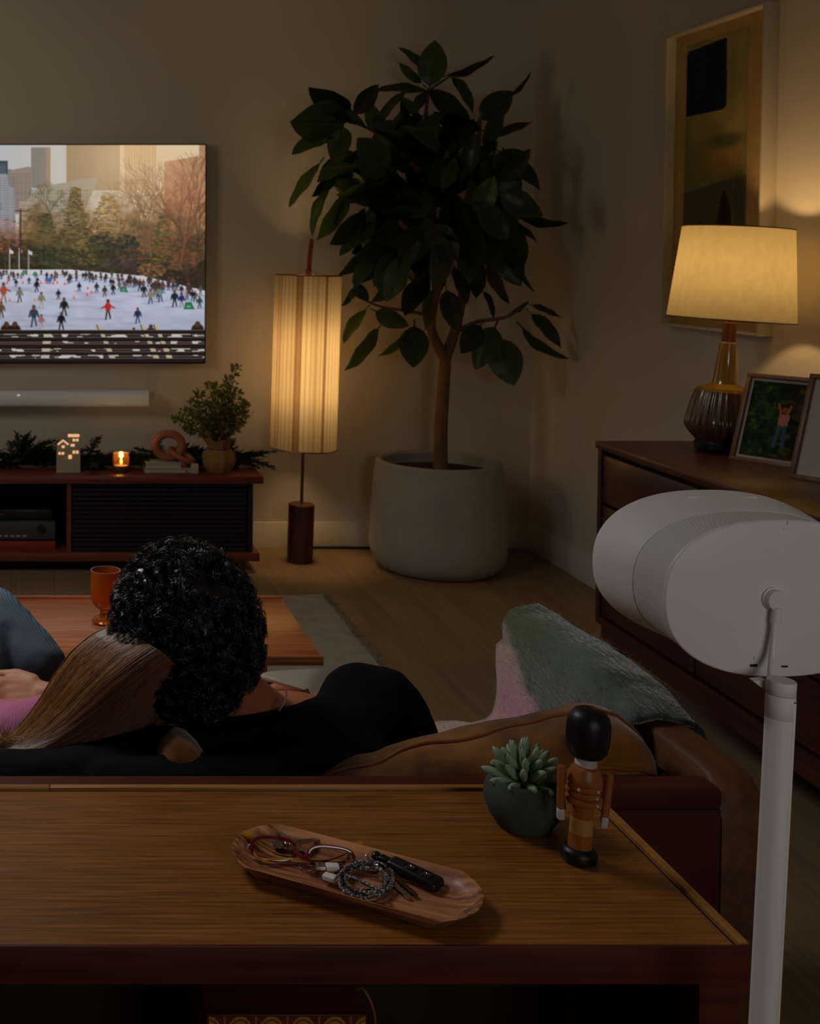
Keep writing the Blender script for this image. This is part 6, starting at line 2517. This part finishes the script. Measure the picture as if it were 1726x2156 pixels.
bm = NB()
loft(bm, [oval(cen(yr), .1125, .0775), oval(cen(yr + .0005), .1140, .0790), oval(cen(yr + .0025), .1148, .0798), oval(cen(yr + .005), .1146, .0796)])
obj('rear_panel', bm, M['white2'], spk, world=True, sharp=60)
bm = NB()
loft(bm, [oval(cen(y_), a_, b2) for y_, a_, b2 in ((yr + .005, .1138, .0788), (yr + .02, .1135, .0783), (yr + .045, .1160, .0765), (yr + .065, .1185, .0752), (yr + .078, .1195, .0750))], cap0=False, cap1=False)
M['grille'] = pbr('white_grille', (.70, .68, .64), .55)
nt = M['grille'].node_tree
mp = coords(nt, (1, 1, 1))
wv = nt.nodes.new('ShaderNodeTexWave')
wv.bands_direction = 'Z'
wv.inputs['Scale'].default_value = 240
nt.links.new(mp.outputs[0], wv.inputs['Vector'])
w2 = nt.nodes.new('ShaderNodeTexWave')
w2.bands_direction = 'DIAGONAL'
w2.inputs['Scale'].default_value = 190
nt.links.new(mp.outputs[0], w2.inputs['Vector'])
mm = nt.nodes.new('ShaderNodeMath')
mm.operation = 'MULTIPLY'
nt.links.new(wv.outputs['Fac'], mm.inputs[0])
nt.links.new(w2.outputs['Fac'], mm.inputs[1])
bp = nt.nodes.new('ShaderNodeBump')
bp.inputs['Strength'].default_value = .5
bp.inputs['Distance'].default_value = .001
nt.links.new(mm.outputs[0], bp.inputs['Height'])
nt.links.new(bp.outputs[0], nt.nodes['Principled BSDF'].inputs['Normal'])
obj('side_grille', bm, M['grille'], spk, world=True, sharp=60)
bm = NB()
loft(bm, [oval(cen(y_), a_, b2) for y_, a_, b2 in ((yr + .078, .1200, .0754), (yr + .080, .1206, .0760), (yr + .10, .1228, .0782), (yr + .13, .1270, .0808), (yr + .155, .1298, .0822), (yr + .172, .1306, .0826),
                                                   (yr + .184, .1296, .0816), (yr + .192, .1260, .0782), (yr + .196, .118, .070))])
obj('body', bm, M['white'], spk, world=True, sharp=60)
# touch slider groove on top
bm = NB()
tz = cen(yr + .14)[2] + .0812
a, b_ = P(1452, 1050, yr + .14), P(1592, 1050, yr + .14)
box(bm, (a.x, yr + .137, tz - .004), (b_.x, yr + .145, tz + .0004), .002)
obj('touch_slider', bm, M['white2'], spk, world=True)
for (x_, y_, w_, h_, mt) in ((1657, 1113, 18, 6, 'white2'), (1586, 1401, 16, 6, 'device'), (1651, 1403, 14, 4, 'black')):
    a, b_ = P(x_ - w_ / 2, y_ - h_ / 2, yr), P(x_ + w_ / 2, y_ + h_ / 2, yr)
    bm = NB()
    box(bm, (a.x, yr - .0006, b_.z), (b_.x, yr + .001, a.z), .0004)
    obj('port', bm, M[mt], spk, world=True)
for (x_, y_) in ((1657, 1101), (1587, 1386)):
    a = P(x_, y_, yr)
    bm = NB()
    tube(bm, [a + Vector((0, -.0003, -.0015)), a + Vector((0, -.0003, .0015))], .0002, 4)
    obj('port_mark', bm, M['device_grey'], spk, world=True)

# stand
py = 1.135
pt = P(1645, 1432, py)
pb = P(1607, 2156, py)
tl_ = math.atan2(pt.x - pb.x, pt.z - pb.z)
basex = pt.x - math.tan(tl_) * pt.z
st = thing('speaker_stand', 'slim white pole stand carrying the oval speaker beside the console', 'stand', (basex, py, 0), (0, tl_, 0))
H_ = pt.z / math.cos(tl_)
rp = .0126
bm = NB()
lathe(bm, [(.125, 0), (.128, .002), (.128, .010), (.122, .013), (.02, .014)], 64)
obj('base_plate', bm, M['white'], st)
bm = NB()
lathe(bm, [(rp, .012), (rp, H_ - .036)], 48)
obj('pole', bm, M['white'], st, sharp=60)
bm = NB()
lathe(bm, [(rp * .97, H_ - .036), (rp * 1.02, H_ - .0355), (rp * 1.02, H_ - .014), (rp, H_ - .0135)], 48)
obj('pole_collar', bm, M['white'], st, sharp=60)
bm = NB()
lathe(bm, [(rp * .97, H_ - .0132), (rp * 1.02, H_ - .0128), (rp * 1.02, H_ - .001), (rp * .98, H_)], 48)
obj('pole_cap', bm, M['white'], st, sharp=60)
bm = NB()
box(bm, (.0060, -.0116, .05), (.0084, -.0095, H_ - .016), .0004)
obj('cable_channel', bm, M['white2'], st)
bm = NB()
box(bm, (.0058, -.0118, H_ - .0185), (.0088, -.0096, H_ - .0172), .0002)
obj('channel_slot', bm, M['device'], st)
jt = P(1638, 1265, yr - .008)
bm = NB()
lathe(bm, [(.0118, 0), (.0118, .0015), (.0104, .0018), (.0104, .0075), (.0098, .0085), (0, .0087)], 40)
bm.transform(Matrix.Translation((jt.x, yr - .0006, jt.z)) @ Matrix.Rotation(R(90), 4, 'X'))
obj('mount_disc', bm, M['white2'], st, world=True)
bm = NB()
tube(bm, [P(1636, 1278, yr - .007), P(1632, 1312, yr - .007)], .0048, 20)
obj('mount_sleeve', bm, M['white2'], st, world=True)
bm = NB()
tube(bm, smooth_path([P(1631, 1305, yr - .007), P(1628, 1350, yr - .009), P(1624, 1392, yr - .014), P(1622, 1430, yr - .03), P(1630, 1440, py + .005)], 6), .0030, 14)
obj('mount_stem', bm, M['white2'], st, world=True)
bm = NB()
pts = [P(x_, y_, py + .01) for x_, y_ in ((1586, 1434), (1612, 1431), (1618, 1456), (1606, 1450))]
loft(bm, [pts, [q + Vector((0, .008, 0)) for q in pts]])
obj('release_lever', bm, M['white2'], st, world=True)
